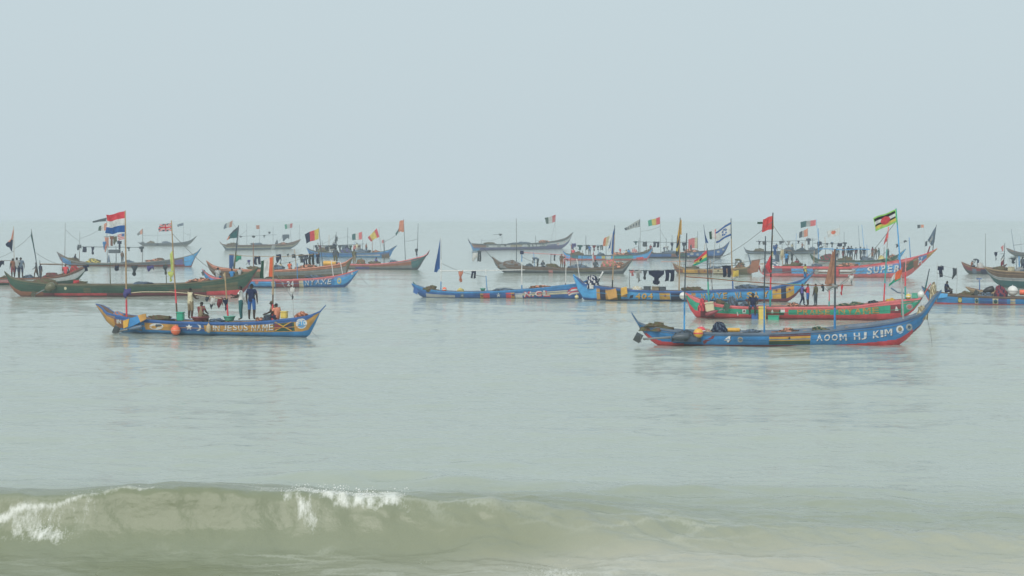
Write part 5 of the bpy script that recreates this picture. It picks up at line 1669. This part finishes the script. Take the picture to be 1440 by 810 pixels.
# --- R: red and green boat
R_ = Canoe("red and green canoe with golden lettering, behind the large blue canoe", ((977, 446.5), (1268, 450)),
           [(963, 411), (968, 415), (978, 419.5), (1000, 426), (1030, 430), (1066, 431.5), (1104, 431.5), (1160, 431), (1200, 430), (1224, 427), (1266, 422), (1293, 420), (1301, 411), (1309, 398)], lstem=[(967, 425), (972, 438)], rstem=[(1303, 415), (1292, 432), (1280, 444)],
           paint='green', bands=[(0, .34, 'red'), (.80, 1, 'pinkred')],
           panels=[(964, 979, .34, .7, 'green'), (984, 1004, .0, .8, 'maroon'), (1066, 1076, .0, .85, 'cream'), (1076, 1097, .34, .80, 'rust'), (1096, 1103, .3, .8, 'dgreen'), (1103, 1109, .0, 1, 'red'), (1098, 1104, .5, 1, 'white'),
                   (1252, 1267, .34, .8, 'maroon'), (1267, 1294, .2, 1, 'green'), (1294, 1310, 0, 1, 'maroon'), (1076, 1104, .85, 1, 'white')], rail='pinkred', beam=1.9, thwarts=10)
R_.text("PRAISE", 1120, 1168, (434.5, 441.5), (434.5, 442), 'orange', 'rust', .015, sh=(.6, .5))
R_.text("NYAME", 1178, 1237, (434.5, 442), (432.5, 440.5), 'orange', 'rust', .015, sh=(.6, .5))
R_.decal("painted_diamond", [[(1044, 435), (1049, 435), (1049, 440.5), (1044, 440.5)]], 'white'); R_.disc(1046.5, 437.5, 1.3, 1.5, 'maroon', .02)
R_.decal("painted_bottle", [[(1036, 438.5), (1037.3, 438), (1038.5, 443.5), (1036.8, 443.8)]], 'white')
R_.decal("painted_bottle", [[(1084, 439.5), (1086, 434.5), (1088, 439.5), (1087, 440.5), (1085, 440.5)]], 'white')
R_.decal("painted_bottle", [[(1258.5, 437), (1260, 430.5), (1261.5, 432), (1263.5, 437)]], 'white')
R_.disc(1279, 431.5, 5, 4.6, 'lgrey'); R_.disc(1279, 431.5, 3, 2.6, 'pinkred', .02)
R_.decal("painted_stripe", [[(1286, 424), (1291, 423), (1291, 424.4), (1286, 425.4)]], 'lgrey')
box_thing(R_, "white storage box lashed outside the stern of the red and green canoe", "storage_box", 993, 1005, 424.5, 438, 'cream', "box", y=-1.0, depth=.3, tilt=-.15)
heap(R_, "crimson net bundle on the stern of the red and green canoe", "net_heap", 982, 993, 422, 434, 'red', col2='maroon', y=-.7, depth=.6)
buoy(R_, "white fender ball at the stern tip of the red and green canoe", 960.5, 416, .22, 'white', -.1, 'lgrey')
motor(R_, "dark outboard motor hung outside the stern of red and green canoe", (1001, 440), (1019, 434), -1.05, .13, 'maroon', 'dgreen')
box_thing(R_, "bright green crate hung at the waterline of red and green canoe", "plastic_crate", 1080, 1095.5, 443.5, 451, 'green', "crate", y=-1.15, depth=.35)
box_thing(R_, "tall pale yellow jerrycan beside the bright green crate", "jerrycan", 1067, 1077, 431, 449.5, 'yellow', "jerrycan", y=-1.05, depth=.3)
box_thing(R_, "navy plastic box under the seated person in navy", "plastic_box", 1057, 1066, 441, 449, 'deep', "box", y=-1.05, depth=.3)
person(R_, "person in navy sitting on the side of the red and green canoe", 1059, 434, 408, 'sit', 'navy', 'deep', face=-90, y=-.7)
heap(R_, "dark grey covered heap by the stern of red and green canoe", "tarp_heap", 1023, 1037, 418, 431, 'slate', col2='bluegrey', depth=.9)
person(R_, "person in red shirt bending amidships on the red and green canoe", 1136, 430, 404, 'reach', 'red', 'deep', face=170)
person(R_, "person in patterned olive shirt standing next to the red-shirted one", 1147, 430, 403, 'stand', 'olive', 'slate', face=150, long=True)
person(R_, "person in purple trousers leaning beside the red-shirted one", 1128, 430, 406, 'stride', 'purple', 'navy', face=20, long=True)
R_.mast((997.5, 428), (994.5, 349), ('teal', 'teal', 'green', 'slate', 'slate', 'slate'), .06)
flag(R_, "red yellow and green flag with dark star drooping from its pole", [(994.8, 351), (976, 367), (975, 374.5), (995, 366)], ghana_pat, .08, 30, 20)
R_.mast((1083, 431), (1087, 299), ('teal', 'red', 'black', 'black', 'black', 'black'), .06)
flag(R_, "plain bright red flag at the top of the tall black mast", [(1087.5, 303), (1073, 308), (1071, 326), (1088, 322)], lambda u, v: 'orange' if u < .1 else 'scarlet', .12)
flag(R_, "small dark green tail behind the bright red flag", [(1072.5, 312), (1065, 312), (1065, 315), (1072.5, 315)], solid('dgreen'), .03, name="pennant")
flag(R_, "second red flag with yellow-green edge lower on tall black mast", [(1086.5, 354), (1075, 375), (1084, 387), (1085.8, 380)], lambda u, v: 'dgreen' if (u < .3 and .3 < v < .7) else ('yellow' if u < .15 else 'red'), .1)
garment(R_, "white cloth with pale blue next to the lower red flag", 1072.5, 371, 6, 13, 'towel', 'white')
R_.spar([(1069, 371), (1086, 370)], 'wood', .02)
R_.mast((1243, 427), (1249.5, 319), ('red', 'red', 'teal', 'teal', 'lgrey', 'pinkred'), .05)
flag(R_, "narrow furled red flag on the teal and red pole", [(1249.5, 321), (1244, 337), (1242.5, 344), (1249, 338)], solid('pinkred'), .07)
R_.mast((1274, 421), (1274, 362), ('teal', 'teal', 'red', 'pink'), .06)
R_.spar([(996, 391), (1040, 395), (1085, 399), (1140, 400.5)], 'mint', .035)
R_.mast((1165, 431), (1166, 402), ('teal', 'pinkred'), .05)
heap(R_, "black net heap before the orange bundle on red and green canoe", "net_heap", 1220, 1237, 423, 428, 'black', col2='slate')
heap(R_, "orange net bundle near the bow of the red and green canoe", "net_heap", 1243, 1262, 420, 426, 'amber', col2='orange')
buoy(R_, "yellow ball float by the bow of the red and green canoe", 1277.5, 417, .17, 'yellow', -.2)
buoy(R_, "white ball float tucked under the bow horn of red and green canoe", 1295, 414, .2, 'white', -.25)
box_thing(R_, "mint green can beside the yellow float on the red and green canoe", "plastic_can", 1282, 1291, 412, 419.5, 'mint', "can", y=-.1, depth=.22)
heap(R_, "pale netting draped at the raised bow of red and green canoe", "net_heap", 1306, 1318, 399, 421, 'khaki', col2='cream', depth=.8)
R_.mast((1300, 412), (1307, 378), ('dteal', 'slate'), .05, down=False)
R_.spar([(1253, 405), (1262, 411), (1272, 412.5)], 'bluegrey', .05)

# --- A: orange and blue boat with the crew (left foreground)
A_ = Canoe("orange and blue canoe with five crew aboard and white letters", ((161, 467.5), (426, 474)),
           [(135, 427), (138, 432), (144, 439), (160, 443), (178, 446), (206, 449), (260, 452), (300, 453), (345, 452.8), (369, 451.5), (413, 447), (432, 443.5), (446, 436), (453, 428), (458, 417.5)], lstem=[(140, 437), (150, 452)], rstem=[(454, 431), (446, 445), (433, 466)],
           paint='orange', bands=[(0, .26, 'blue'), (.80, 1, 'deep')],
           panels=[(141, 160, .0, 1, 'orange'), (158, 176, .26, .8, 'rust'), (176, 205, .26, .8, 'blue'), (254, 290, .26, .80, 'deep'), (385, 412, .3, .76, 'dgreen')], rail='deep', beam=1.7, thwarts=11, inner='brown')
A_.text("IN", 164, 171, (449, 455), (450, 456), 'white', None, .03)
A_.disc(220, 459, 10, 4.6, 'white'); A_.disc(217, 460, 4, 2.2, 'orange', .02); A_.disc(224, 457.5, 4, 1.6, 'slate', .02); A_.disc(220.5, 458, 1.8, 2.2, 'slate', .024)
A_.star(266, 460, 5.2, 'white')
cres = [(278.5 + 4.6 * math.cos(t), 460.5 - 4.8 * math.sin(t)) for t in np.linspace(-1.9, 1.9, 12)]
cres += [(277 + 3.4 * math.cos(t), 460.5 - 3.6 * math.sin(t)) for t in np.linspace(1.75, -1.75, 11)]
A_.decal("painted_crescent", [[cres[i], cres[i + 1], cres[21 - i], cres[22 - i]] for i in range(11)], 'white')
A_.text("IN JESUS NAME", 299, 385, (457.5, 465), (455.5, 464.5), 'white', 'slate', .01, sh=(.7, .6))
A_.decal("painted_triangle", [[(386, 454.5), (398, 459.5), (386, 464.5)]], 'maroon', .02)
A_.decal("painted_triangle", [[(411, 452.5), (399.5, 459.3), (411, 464)]], 'navy', .02)
A_.decal("painted_cross", [[(386, 453.2), (388, 452.6), (411, 464.6), (409, 465.2)]], 'amber', .022)
A_.decal("painted_cross", [[(386, 464.6), (388, 465.2), (411, 452.8), (409, 452.2)]], 'amber', .024)
A_.disc(424, 455, 8, 7.4, 'white'); A_.disc(424, 455.6, 6, 5.4, 'sky', .02)
A_.text("FTC", 418, 430.5, (451.5, 457.5), (450, 456.5), 'white', None, .05, .026)
A_.board("motor_board", [(174, 450), (188, 446), (205, 441.5), (206, 448), (190, 457), (175, 463)], 'blue', -1.0, .08)
A_.board("motor_board_end", [(194, 443.5), (205, 441), (206, 448.5), (198, 453)], 'orange', -1.05, .06)
A_.board("motor_board_end", [(173.5, 451), (182, 448), (180, 459.5), (174, 462)], 'amber', -1.05, .06)
motor(A_, "grey outboard motor clamped at the stern of orange and blue canoe", (190, 461), (166, 466), -1.12, .085, 'bluegrey', 'slate')
A_.mast((178, 446), (176, 296), ('red', 'red', 'wood', 'wood', 'wood', 'wood', 'wood', 'wood'), .055)
heap(A_, "pink and red bundle at the foot of the first mast", "cloth_bundle", 156, 176, 439, 445, 'salmon', col2='sky', kind='cloth', depth=.5)
garment(A_, "dark rope bundle lashed where spar meets the first mast", 179, 407, 11, 13, 'towel', 'purple', y=-.06)
flag(A_, "large red white and blue horizontal striped flag on the first mast", [(176, 297), (148, 303), (149.5, 329), (176, 326.5)], hst('red', 'white', 'deep'), .13, 26, 18)
A_.spar([(178, 412.5), (200, 410.5), (240, 410.5), (268, 413), (300, 418), (322, 422)], 'pale', .03)
A_.mast((249.5, 450), (241, 310), ('brown', 'red', 'wood', 'wood', 'wood', 'wood'), .05)
flag(A_, "small flag with red and white crosses on navy", [(241, 313.5), (224.5, 316), (224, 326), (241, 324.5)], union_pat, .08, 44, 30)
flag(A_, "yellow scarf knotted round the second mast of the orange-blue canoe", [(243, 352), (239.5, 356), (240, 383), (246, 382)], solid('lime'), .05, name="scarf")
garment(A_, "loose yellow tail of the scarf on the second mast", 240, 383, 8, 14, 'rag', 'lime', y=-.05)
A_.mast((321, 452), (316, 383), ('red', 'red', 'red', 'wood', 'wood', 'wood'), .055)
flag(A_, "ragged cream pennant at the top of the red third mast", [(316, 384), (314, 385), (316, 396), (318, 394)], solid('cream'), .05, name="pennant")
A_.mast((383, 448), (384.3, 360), ('red', 'red', 'brown', 'wood', 'wood', 'wood'), .05)
flag(A_, "green white and orange vertical striped flag on the mast near bow", [(384.3, 361), (366, 367), (365, 391), (384, 389)], vst('fire', 'white', 'dgreen'), .09)
for x in (266, 281, 322, 340, 355, 388):
    p = A_.at(x, 452)
    A_.thwart(p[0], .42, -.045)
person(A_, "bare-armed person in beige vest and khaki shorts standing on orange canoe", 268, 449.3, 403, 'reach', 'cream', 'khaki', 'skin2', face=70, sleeves=False)
basin(A_, "wide maroon basin under the seated striped-shirt person", 281.5, 451, .95, .2, 'maroon')
person(A_, "person in striped brown shirt sitting with back turned", 282, 447, 424.5, 'sit', 'maroon', 'brown', face=80, stripes='khaki')
person(A_, "person in white shirt and dark trousers standing beside the navy-clad one", 339, 450, 400, 'reach', 'white', 'dteal', face=200, long=True)
person(A_, "person in navy shirt and blue shorts standing on the orange-blue canoe", 354, 450, 397, 'stand', 'navy', 'deep', face=100)
person(A_, "bare-backed person sitting by the mast near the bow", 390, 448.5, 426.5, 'sit', 'salmon', 'navy', face=150)
person(A_, "person in olive cap sitting half hidden behind the bare-backed one", 385, 448, 423, 'sit', 'khaki', 'slate', face=200, y=.4, hat='olive')
box_thing(A_, "green jerrycan standing by the second mast", "jerrycan", 249.5, 258.5, 438.5, 451, 'green', "jerrycan", depth=.25)
basin(A_, "green plastic basin on the gunwale by the red mast", 322.5, 451.5, .62, .26, 'mint')
box_thing(A_, "yellow jerrycan lying near the bow of orange-blue canoe", "jerrycan", 395.5, 404, 437.5, 447.5, 'yellow', "jerrycan", depth=.25)
buoy(A_, "round red-orange float hanging against the orange canoe's side", 247, 464.5, .25, 'fire', -1.05, 'salmon')
lathe_thing(A_, "beige rope fender hanging on the side beside the lettering", "rope_fender", 293.5, 468, [(.05, 0), (.11, .06), (.13, .2), (.11, .36), (.05, .44), (.02, .5)], 'pale', "fender", -.98, kind='net',
            parts=(("lanyard", [(.015, .48), (.015, .62)], 'wood'),))
garment(A_, "white shirt hung low on the orange canoe's spar", 299, 418, 7, 18, 'towel', 'white', col2='slate')
garment(A_, "purple cloth hung on the orange canoe's spar", 309.5, 419.5, 8, 15, 'towel', 'maroon')
garment(A_, "navy cloth hung next to the purple one on orange canoe", 317, 420, 7, 18, 'rag', 'navy')
garment(A_, "small dark cloth hung left of the white shirt", 292, 417, 6, 8, 'towel', 'slate')
heap(A_, "dark covered heap near the bow mast of the orange canoe", "tarp_heap", 369, 383, 446, 451, 'slate', col2='navy')
heap(A_, "brown and pink heap in the bow of the orange and blue canoe", "net_heap", 416, 433, 438.5, 445, 'rust', col2='salmon', depth=.5)
A_.spar([(436, 464), (442, 470), (449, 476)], 'grey', .012, name="mooring_rope")
A_.mast((412, 447), (411, 405), ('lgrey',), .018)
garment(A_, "pale and dark rag flying on the thin pole near the bow", 411, 405, 6, 17, 'rag', 'white', col2='slate')

# --- Q: large blue boat (right foreground)
Q_ = Canoe("large blue canoe with red bottom and blocky white letters", ((925, 487), (1264, 488.5)),
           [(888, 438.5), (892, 445), (900, 455.5), (925, 461), (960, 465.5), (1006, 467.5), (1050, 467.8), (1090, 467.3), (1138, 465), (1160, 464), (1198, 459.5), (1224, 456.8), (1271, 448.8), (1296, 441), (1307, 430), (1316, 418), (1324, 407.5)], lstem=[(897, 457), (911, 475)], rstem=[(1318, 421), (1304, 446), (1288, 471), (1277, 481)],
           paint='blue', bands=[(0, .13, 'maroon'), (.86, 1, 'deep')],
           panels=[(1081, 1139, .70, .90, 'maroon'), (1081, 1139, .42, .70, 'amber'), (1081, 1139, .16, .42, 'dgreen'), (908, 930, 0, .30, 'red'), (930, 946, 0, .25, 'red'), (946, 962, 0, .19, 'red'), (1176, 1192, 0, .13, 'red'), (1192, 1206, 0, .15, 'red'), (1206, 1220, 0, .18, 'red'), (1220, 1234, 0, .21, 'red'), (1234, 1248, 0, .24, 'red'), (1248, 1262, 0, .27, 'red'), (1262, 1286, 0, .29, 'red')], rail='bluegrey', beam=1.8, thwarts=11, inner='bluegrey')
Q_.text("AOOM", 1147, 1192, (470.5, 479.5), (469.5, 478.5), 'white', 'navy', .03, sh=(.6, .6))
Q_.text("HJ", 1199.5, 1219.5, (468, 477.8), (466.8, 476.8), 'white', 'navy', .03, sh=(.6, .6))
Q_.text("KIM", 1226.5, 1256, (465.6, 475.6), (462.5, 472), 'white', 'navy', .03, sh=(.6, .6))
Q_.text("4", 1017, 1029, (473, 482), (472.5, 481.5), 'white', 'navy', .06, shear=.25)
Q_.disc(1041, 477.5, 4, 4, 'lgrey'); Q_.disc(1041, 477.5, 2.3, 2.3, 'khaki', .02)
Q_.disc(1265.5, 463.3, 5.2, 5.8, 'white'); Q_.disc(1265.5, 463, 2.8, 3, 'khaki', .02)
Q_.disc(1278.5, 460, 4.6, 5, 'lgrey'); Q_.disc(1278.5, 460, 2.2, 2.4, 'slate', .02)
Q_.star(1110, 475.5, 2.4, 'black')
Q_.decal("painted_wedge", [[(988, 480), (1007, 469), (1003, 476), (990, 484)]], 'maroon')
motor(Q_, "dark covered outboard motor with square guard plate, large blue canoe", (957, 473.5), (901, 477), -1.0, .15, 'slate', 'slate')
heap(Q_, "dark tarpaulin hanging over the stern quarter of large blue canoe", "tarp_heap", 944, 985, 466, 476, 'slate', col2='bluegrey', y=-.75, depth=.5, kind='cloth')
buoy(Q_, "yellow ball float beside the red one on the large blue canoe", 982, 468.5, .23, 'amber', -.85, 'red')
buoy(Q_, "red ball float wedged behind the yellow one on large blue canoe", 986.5, 465, .20, 'red', -.4, 'white')
heap(Q_, "pale yellow sacking behind the floats on the large blue canoe", "sack_heap", 986, 1002, 463, 468, 'cream', col2='pink', y=-.2, depth=.5, kind='cloth')
heap(Q_, "pointed dark blue tarpaulin heap beside the orange drum", "tarp_heap", 1000, 1022, 454.5, 468, 'navy', col2='bluegrey', depth=.9, kind='cloth')
drum(Q_, "orange drum lying behind the gunwale of the large blue canoe", 1031.5, 467, .10, .58, 'amber')
Q_.mast((962.5, 466), (965.8, 328), ('sky', 'blue', 'slate', 'slate', 'slate', 'slate'), .045)
Q_.mast((1075, 467), (1076.5, 332), ('blue', 'blue', 'slate', 'slate', 'slate', 'slate'), .045)
Q_.mast((1174, 463), (1175, 350), ('blue', 'blue', 'slate', 'slate', 'slate', 'slate'), .06)
Q_.mast((1270, 450), (1260, 293), ('lgrey', 'lgrey', 'lgrey', 'sky', 'sky', 'green'), .045)
Q_.spar([(964, 389), (998, 391.5), (1040, 395.5), (1076, 398), (1120, 401), (1175, 401.5), (1199, 401)], 'rust', .028)
flag(Q_, "green bordered flag with black and white stripes and red disc", [(1260, 294), (1228, 307), (1231, 326), (1261.5, 312)], disc_pat, .10, 44, 30)
flag(Q_, "red white and green triangle flag on the light pole near bow", [(1269, 375), (1252, 391), (1250, 402), (1267.5, 392)], lambda u, v: 'fire' if u < .55 and v < .85 else ('white' if v < .62 else 'green'), .08)
flag(Q_, "rust brown cloth hanging wrapped round the third mast", [(1175, 351), (1171, 352), (1160, 398), (1174.5, 402)], solid('tan'), .09, name="draped_cloth", cat="cloth")
garment(Q_, "grey cloth gathered below the rust brown one", 1170, 400, 15, 9, 'towel', 'lgrey')
garment(Q_, "white pennant-shaped rag at the end of the long spar", 1196.5, 388, 8, 10, 'rag', 'white')
Q_.mast((1198, 401), (1197, 387), ('slate',), .02, down=False)
garment(Q_, "narrow red rag hanging under the end of the long spar", 1184, 401.5, 3, 14, 'rag', 'red')
garment(Q_, "slate cloth hanging on the long spar left of the brown cloth", 1157, 401, 4, 10, 'rag', 'slate')
heap(Q_, "pale netting heap in the rising bow of the large blue canoe", "net_heap", 1288, 1304, 432, 445, 'khaki', col2='cream', depth=.45)
Q_.spar([(1304, 448), (1309, 470), (1311, 488)], 'grey', .012, name="mooring_rope")

# ------------------------------------------------------------------ nets and gear showing over the gunwales
_cl = random.Random(23)
def clutter(cn, nick, spots, cols):
    for i, (x0, x1, up) in enumerate(spots):
        pm = cn.at((x0 + x1) / 2, 380)
        g = cn.world((pm[0], 0, cn.ft(pm[0]) - .02))
        py = 405 - FPX * math.tan(math.atan2(g[2] - CAM_H, g[1]) + PITCH)
        a, b = cols[i % len(cols)]
        o = heap(cn, f"{NW[a]} heap of fishing net inside {nick}", "net_heap", x0, x1, py - up, py + 1, a, col2=b, depth=1.0, rough=.5)
        o["group"] = "net heaps in " + nick
NW = dict(olive='olive and brown', bluegrey='blue-grey', brown='pink and brown', dgreen='green and khaki', slate='violet and slate')
MIX = [('olive', 'brown'), ('bluegrey', 'slate'), ('brown', 'salmon'), ('dgreen', 'khaki'), ('slate', 'purple')]
clutter(D, "the small hazy dark canoe", [(206, 218, 2.0), (226, 240, 2.0)], MIX)
clutter(H, "the far brown-and-white canoe", [(318, 334, 2.5), (350, 372, 2), (392, 404, 2.5)], MIX)
clutter(M_, "the far white and violet canoe", [(680, 700, 2), (715, 745, 2), (758, 772, 2)], MIX)
clutter(U, "the far dark canoe", [(1060, 1076, 3), (1136, 1148, 3.5)], MIX)
clutter(I_, "the far sky-blue canoe", [(444, 462, 5), (498, 520, 4), (522, 534, 2.5)], MIX)
clutter(P_, "the far navy canoe", [(900, 922, 3.5), (930, 950, 3), (958, 986, 3.5)], MIX)
clutter(O_, "the sky-blue and red canoe", [(802, 822, 3.5), (838, 852, 3), (860, 886, 3)], MIX)
clutter(N_, "the weathered grey canoe", [(768, 786, 4), (798, 828, 4), (864, 878, 3.5)], MIX)
clutter(J_, "the brown canoe with red gunwale", [(518, 536, 3), (545, 562, 2.5)], MIX)
clutter(Cb, "the blue-bowed brown canoe", [(96, 112, 3.5), (168, 192, 3), (206, 236, 3)], MIX)
clutter(V_, "the pale green canoe", [(1178, 1200, 4), (1206, 1232, 4), (1248, 1260, 3)], MIX)
clutter(S_, "the orange-sided canoe", [(962, 984, 3), (992, 1016, 3)], MIX)
clutter(T_, "the big red and blue canoe", [(1100, 1126, 4), (1136, 1160, 3), (1176, 1212, 3.5), (1240, 1268, 3.5)], MIX)
clutter(F_, "the blue and maroon canoe", [(388, 412, 3), (430, 458, 3)], MIX)
clutter(G_, "the brown and olive canoe", [(344, 372, 3.5), (376, 400, 4), (416, 448, 4.5)], MIX)
clutter(B_, "the long dark green canoe", [(96, 128, 3), (180, 214, 2.5), (262, 300, 3.5)], MIX)
clutter(E_, "the white-banded canoe", [(2, 16, 3), (34, 48, 3.5)], MIX)
clutter(W1, "the blue canoe with the big white ball", [(1344, 1370, 4), (1376, 1396, 4)], MIX)
clutter(W3, "the brown and teal canoe", [(1398, 1416, 3.5), (1436, 1450, 4)], MIX)
clutter(K_, "the slim blue canoe", [(596, 616, 4), (690, 724, 2.5), (744, 776, 2.5)], MIX)
clutter(L_, "the bright blue canoe", [(960, 990, 4), (1034, 1076, 4)], MIX)
clutter(R_, "the red and green canoe", [(1004, 1022, 5), (1038, 1054, 5), (1106, 1124, 4), (1180, 1216, 3.5)], MIX)
clutter(A_, "the orange and blue canoe", [(206, 244, 4), (296, 314, 3.5), (360, 372, 4)], MIX)
clutter(Q_, "the large blue canoe", [(900, 940, 4), (1048, 1072, 3), (1090, 1124, 3), (1140, 1168, 3)], MIX)

# ------------------------------------------------------------------ more of the crews
def crew_of(cn, rows):
    for (lb, x, head, kind, sh, lg, fc) in rows:
        pm = cn.at(x, 380)
        g = cn.world((pm[0], 0, cn.ft(pm[0]) - .05))
        py = 405 - FPX * math.tan(math.atan2(g[2] - CAM_H, g[1]) + PITCH)
        person(cn, lb, x, py, py - head, kind, sh, lg, face=fc)
        cn.thwart(pm[0], .4, -.06)
crew_of(I_, [("small figure in rust standing near the bow end, far sky-blue canoe", 515, 14, 'stand', 'rust', 'navy', 60),
             ("small figure in white near the stern of the far sky-blue canoe", 447, 13, 'reach', 'lgrey', 'slate', 10),
             ("small seated figure in maroon on the far sky-blue canoe", 486, 8, 'sit', 'maroon', 'navy', 120)])
crew_of(O_, [("figure in deep blue standing under the washing of the sky-blue canoe", 829, 15, 'stand', 'deep', 'slate', 100),
             ("figure in cream sitting near the bow of the sky-blue and red canoe", 880, 8, 'sit', 'cream', 'navy', 20)])
crew_of(P_, [("figure in maroon standing under the spar of the far navy canoe", 915, 13, 'stand', 'maroon', 'slate', 80),
             ("figure in pale shirt bending amidships on the far navy canoe", 934, 10, 'bend', 'lgrey', 'navy', 0),
             ("figure in dark teal standing by the red flag, far navy canoe", 972, 13, 'akimbo', 'dteal', 'navy', 140)])
crew_of(U, [("tiny figure in navy standing amidships on the far dark canoe", 1092, 12, 'stand', 'navy', 'slate', 90),
            ("tiny figure in rust standing toward the bow of the far dark canoe", 1128, 12, 'reach', 'rust', 'navy', 30)])
crew_of(V_, [("figure in orange sitting near the stern of the pale green canoe", 1160, 9, 'sit', 'salmon', 'navy', 30),
             ("figure in white shirt standing between the awning posts' stern end", 1177, 20, 'stand', 'lgrey', 'navy', 70),
             ("figure in teal leaning near the bow end of the blue awning", 1236, 18, 'reach', 'dteal', 'slate', 200)])
crew_of(T_, [("figure in blue standing at the stern posts of the red and blue canoe", 1106, 22, 'stand', 'blue', 'navy', 60),
             ("figure in dark red sitting under the washing, red and blue canoe", 1121, 12, 'sit', 'maroon', 'navy', 130)])
crew_of(S_, [("figure in olive bending at the bow of the orange-sided canoe", 1041, 13, 'bend', 'olive', 'slate', 180)])
crew_of(W3, [("figure in slate standing beside the blue post at the right edge", 1438, 20, 'stand', 'slate', 'navy', 100)])
crew_of(W2, [("figure in rust sitting on the dark red canoe near the right edge", 1366, 9, 'sit', 'rust', 'navy', 40)])
crew_of(Cb, [("figure in navy sitting near the stern of the blue-bowed canoe", 105, 10, 'sit', 'navy', 'slate', 20),
             ("figure in brown standing behind the hanging bundle, blue-bowed canoe", 172, 18, 'stand', 'brown', 'slate', 80)])
crew_of(E_, [("figure in red sitting near the bow of the white-banded canoe", 92, 14, 'sit', 'red', 'navy', 60)])
crew_of(G_, [("figure in slate bending under the washing of the brown-olive canoe", 428, 16, 'bend', 'slate', 'navy', 10)])
crew_of(J_, [("figure in purple sitting amidships on the brown canoe with red gunwale", 528, 10, 'sit', 'purple', 'slate', 60)])
for cn, xs in ((U, (1085, 1119, 1131)), (P_, (909, 953, 990)), (O_, (841, 864)), (V_, (1160, 1196, 1241)), (T_, (1143, 1190)), (I_, (462, 496, 523)), (N_, (750, 800)), (G_, (356, 416))):
    for x in xs:
        pm = cn.at(x, 380)
        b = np.array([pm[0], .2, cn.floor]); t = np.array([pm[0] + random.uniform(-.3, .3), .2, random.uniform(2.2, 3.9)])
        V, F = tube_geo([b, (b + t) / 2 + np.array([random.uniform(-.08, .08), 0, 0]), t], [.05, .042, .03], 6)
        new_obj("post", V, F, [mat(random.choice(['slate', 'wood', 'blue', 'brown', 'rust']), 'pole')], None, cn.root, True)

# sagging stay ropes between neighbouring masts
_st = random.Random(4)
for cn in (D, H, M_, U, I_, P_, O_, N_, J_, Cb, V_, S_, T_, W3, G_, B_, W1, K_, L_, R_, A_, Q_, E_):
    tp = sorted(cn.tops, key=lambda q: q[1][0])
    for (b0, t0), (b1, t1) in zip(tp, tp[1:]):
        if not .8 < t1[0] - t0[0] < 9 or _st.random() < .35:
            continue
        f0, f1 = _st.uniform(.55, .92), _st.uniform(.55, .92)
        p0, p1 = b0 + (t0 - b0) * f0, b1 + (t1 - b1) * f1
        sag = .05 * np.linalg.norm(p1 - p0)
        pts = [p0 + (p1 - p0) * k / 8 - np.array([0, 0, sag * math.sin(math.pi * k / 8)]) for k in range(9)]
        V, F = tube_geo(pts, .011 + .00004 * cn.o[1], 5)
        new_obj("stay_rope", V, F, [mat('grey', 'pole')], None, cn.root, True)

# ------------------------------------------------------------------ spray and painted sun glints on the breaker
sp = random.Random(5)
bmv, bmf = [], []
ico = bmesh.new()
bmesh.ops.create_icosphere(ico, subdivisions=1, radius=1.0)
iv = [np.array(v.co) for v in ico.verts]; jf = [[v.index for v in f.verts] for f in ico.faces]
ico.free()
def drop(X, Y, z, r):
    b = len(bmv)
    for v in iv:
        k = 1 + .35 * (sp.random() - .5)
        bmv.append((X + v[0] * r * k, Y + v[1] * r * k, z + v[2] * r * k * .9))
    for f in jf:
        bmf.append([b + q for q in f])
def spray(p0, p1, d0, d1, n, rmin, rmax, up):
    for _ in range(n):
        P = sp.uniform(p0, p1)
        d = d0 + (d1 - d0) * sp.random() ** 1.5
        Y = 31.4 + d
        X = (P - 720) / FPX * Y
        z = water_z(X, Y)
        drop(X, Y - .3 * min(1, max(0, 1 + d * 1.6)), z + up * sp.random() ** 3, rmin + (rmax - rmin) * sp.random() ** 3)
spray(395, 575, .05, -.42, 420, 0.0042, 0.0147, .14)
spray(427, 450, -.2, -.75, 140, 0.0042, 0.0147, .10)
spray(455, 530, .05, -.25, 200, 0.0056, 0.0189, .16)
spray(48, 90, -.6, -.9, 200, 0.0042, 0.0147, .10)
spray(0, 40, -.2, -.8, 100, 0.0035, 0.0092, .05)
spray(90, 200, .05, -.35, 130, 0.0028, 0.0076, .06)
spray(140, 300, -.35, -.62, 60, 0.0028, 0.0050, .01)  # white flecks standing in for sun glints on the wave face
spray(350, 400, .1, -.1, 70, 0.0028, 0.0067, .05)
fo = new_obj("sea_foam", bmv, bmf, [principled("foam_white", (.80, .81, .78), .6, .08, 8)], None, None, True)
fo["kind"] = "stuff"

# ------------------------------------------------------------------ haze
hz = bmesh.new()
bmesh.ops.create_cube(hz, size=1.0)
for v in hz.verts:
    v.co = (v.co.x * 26000, v.co.y * 30400 + 200 - 0.0, (v.co.z + .5) * 8.9 - 2.0)
hm = bpy.data.meshes.new("haze"); hz.to_mesh(hm); hz.free()
mh = bpy.data.materials.new("haze_air"); mh.use_nodes = True
hn = mh.node_tree
for n in list(hn.nodes):
    if n.type != 'OUTPUT_MATERIAL':
        hn.nodes.remove(n)
pv = hn.nodes.new("ShaderNodeVolumePrincipled")
pv.inputs["Color"].default_value = (.93, .975, 1.0, 1)
pv.inputs["Density"].default_value = .00082
pv.inputs["Anisotropy"].default_value = 0.35
hn.links.new(pv.outputs[0], hn.nodes["Material Output"].inputs["Volume"])
hm.materials.append(mh)
haze = bpy.data.objects.new("haze", hm)
COL.objects.link(haze)
haze["kind"] = "stuff"
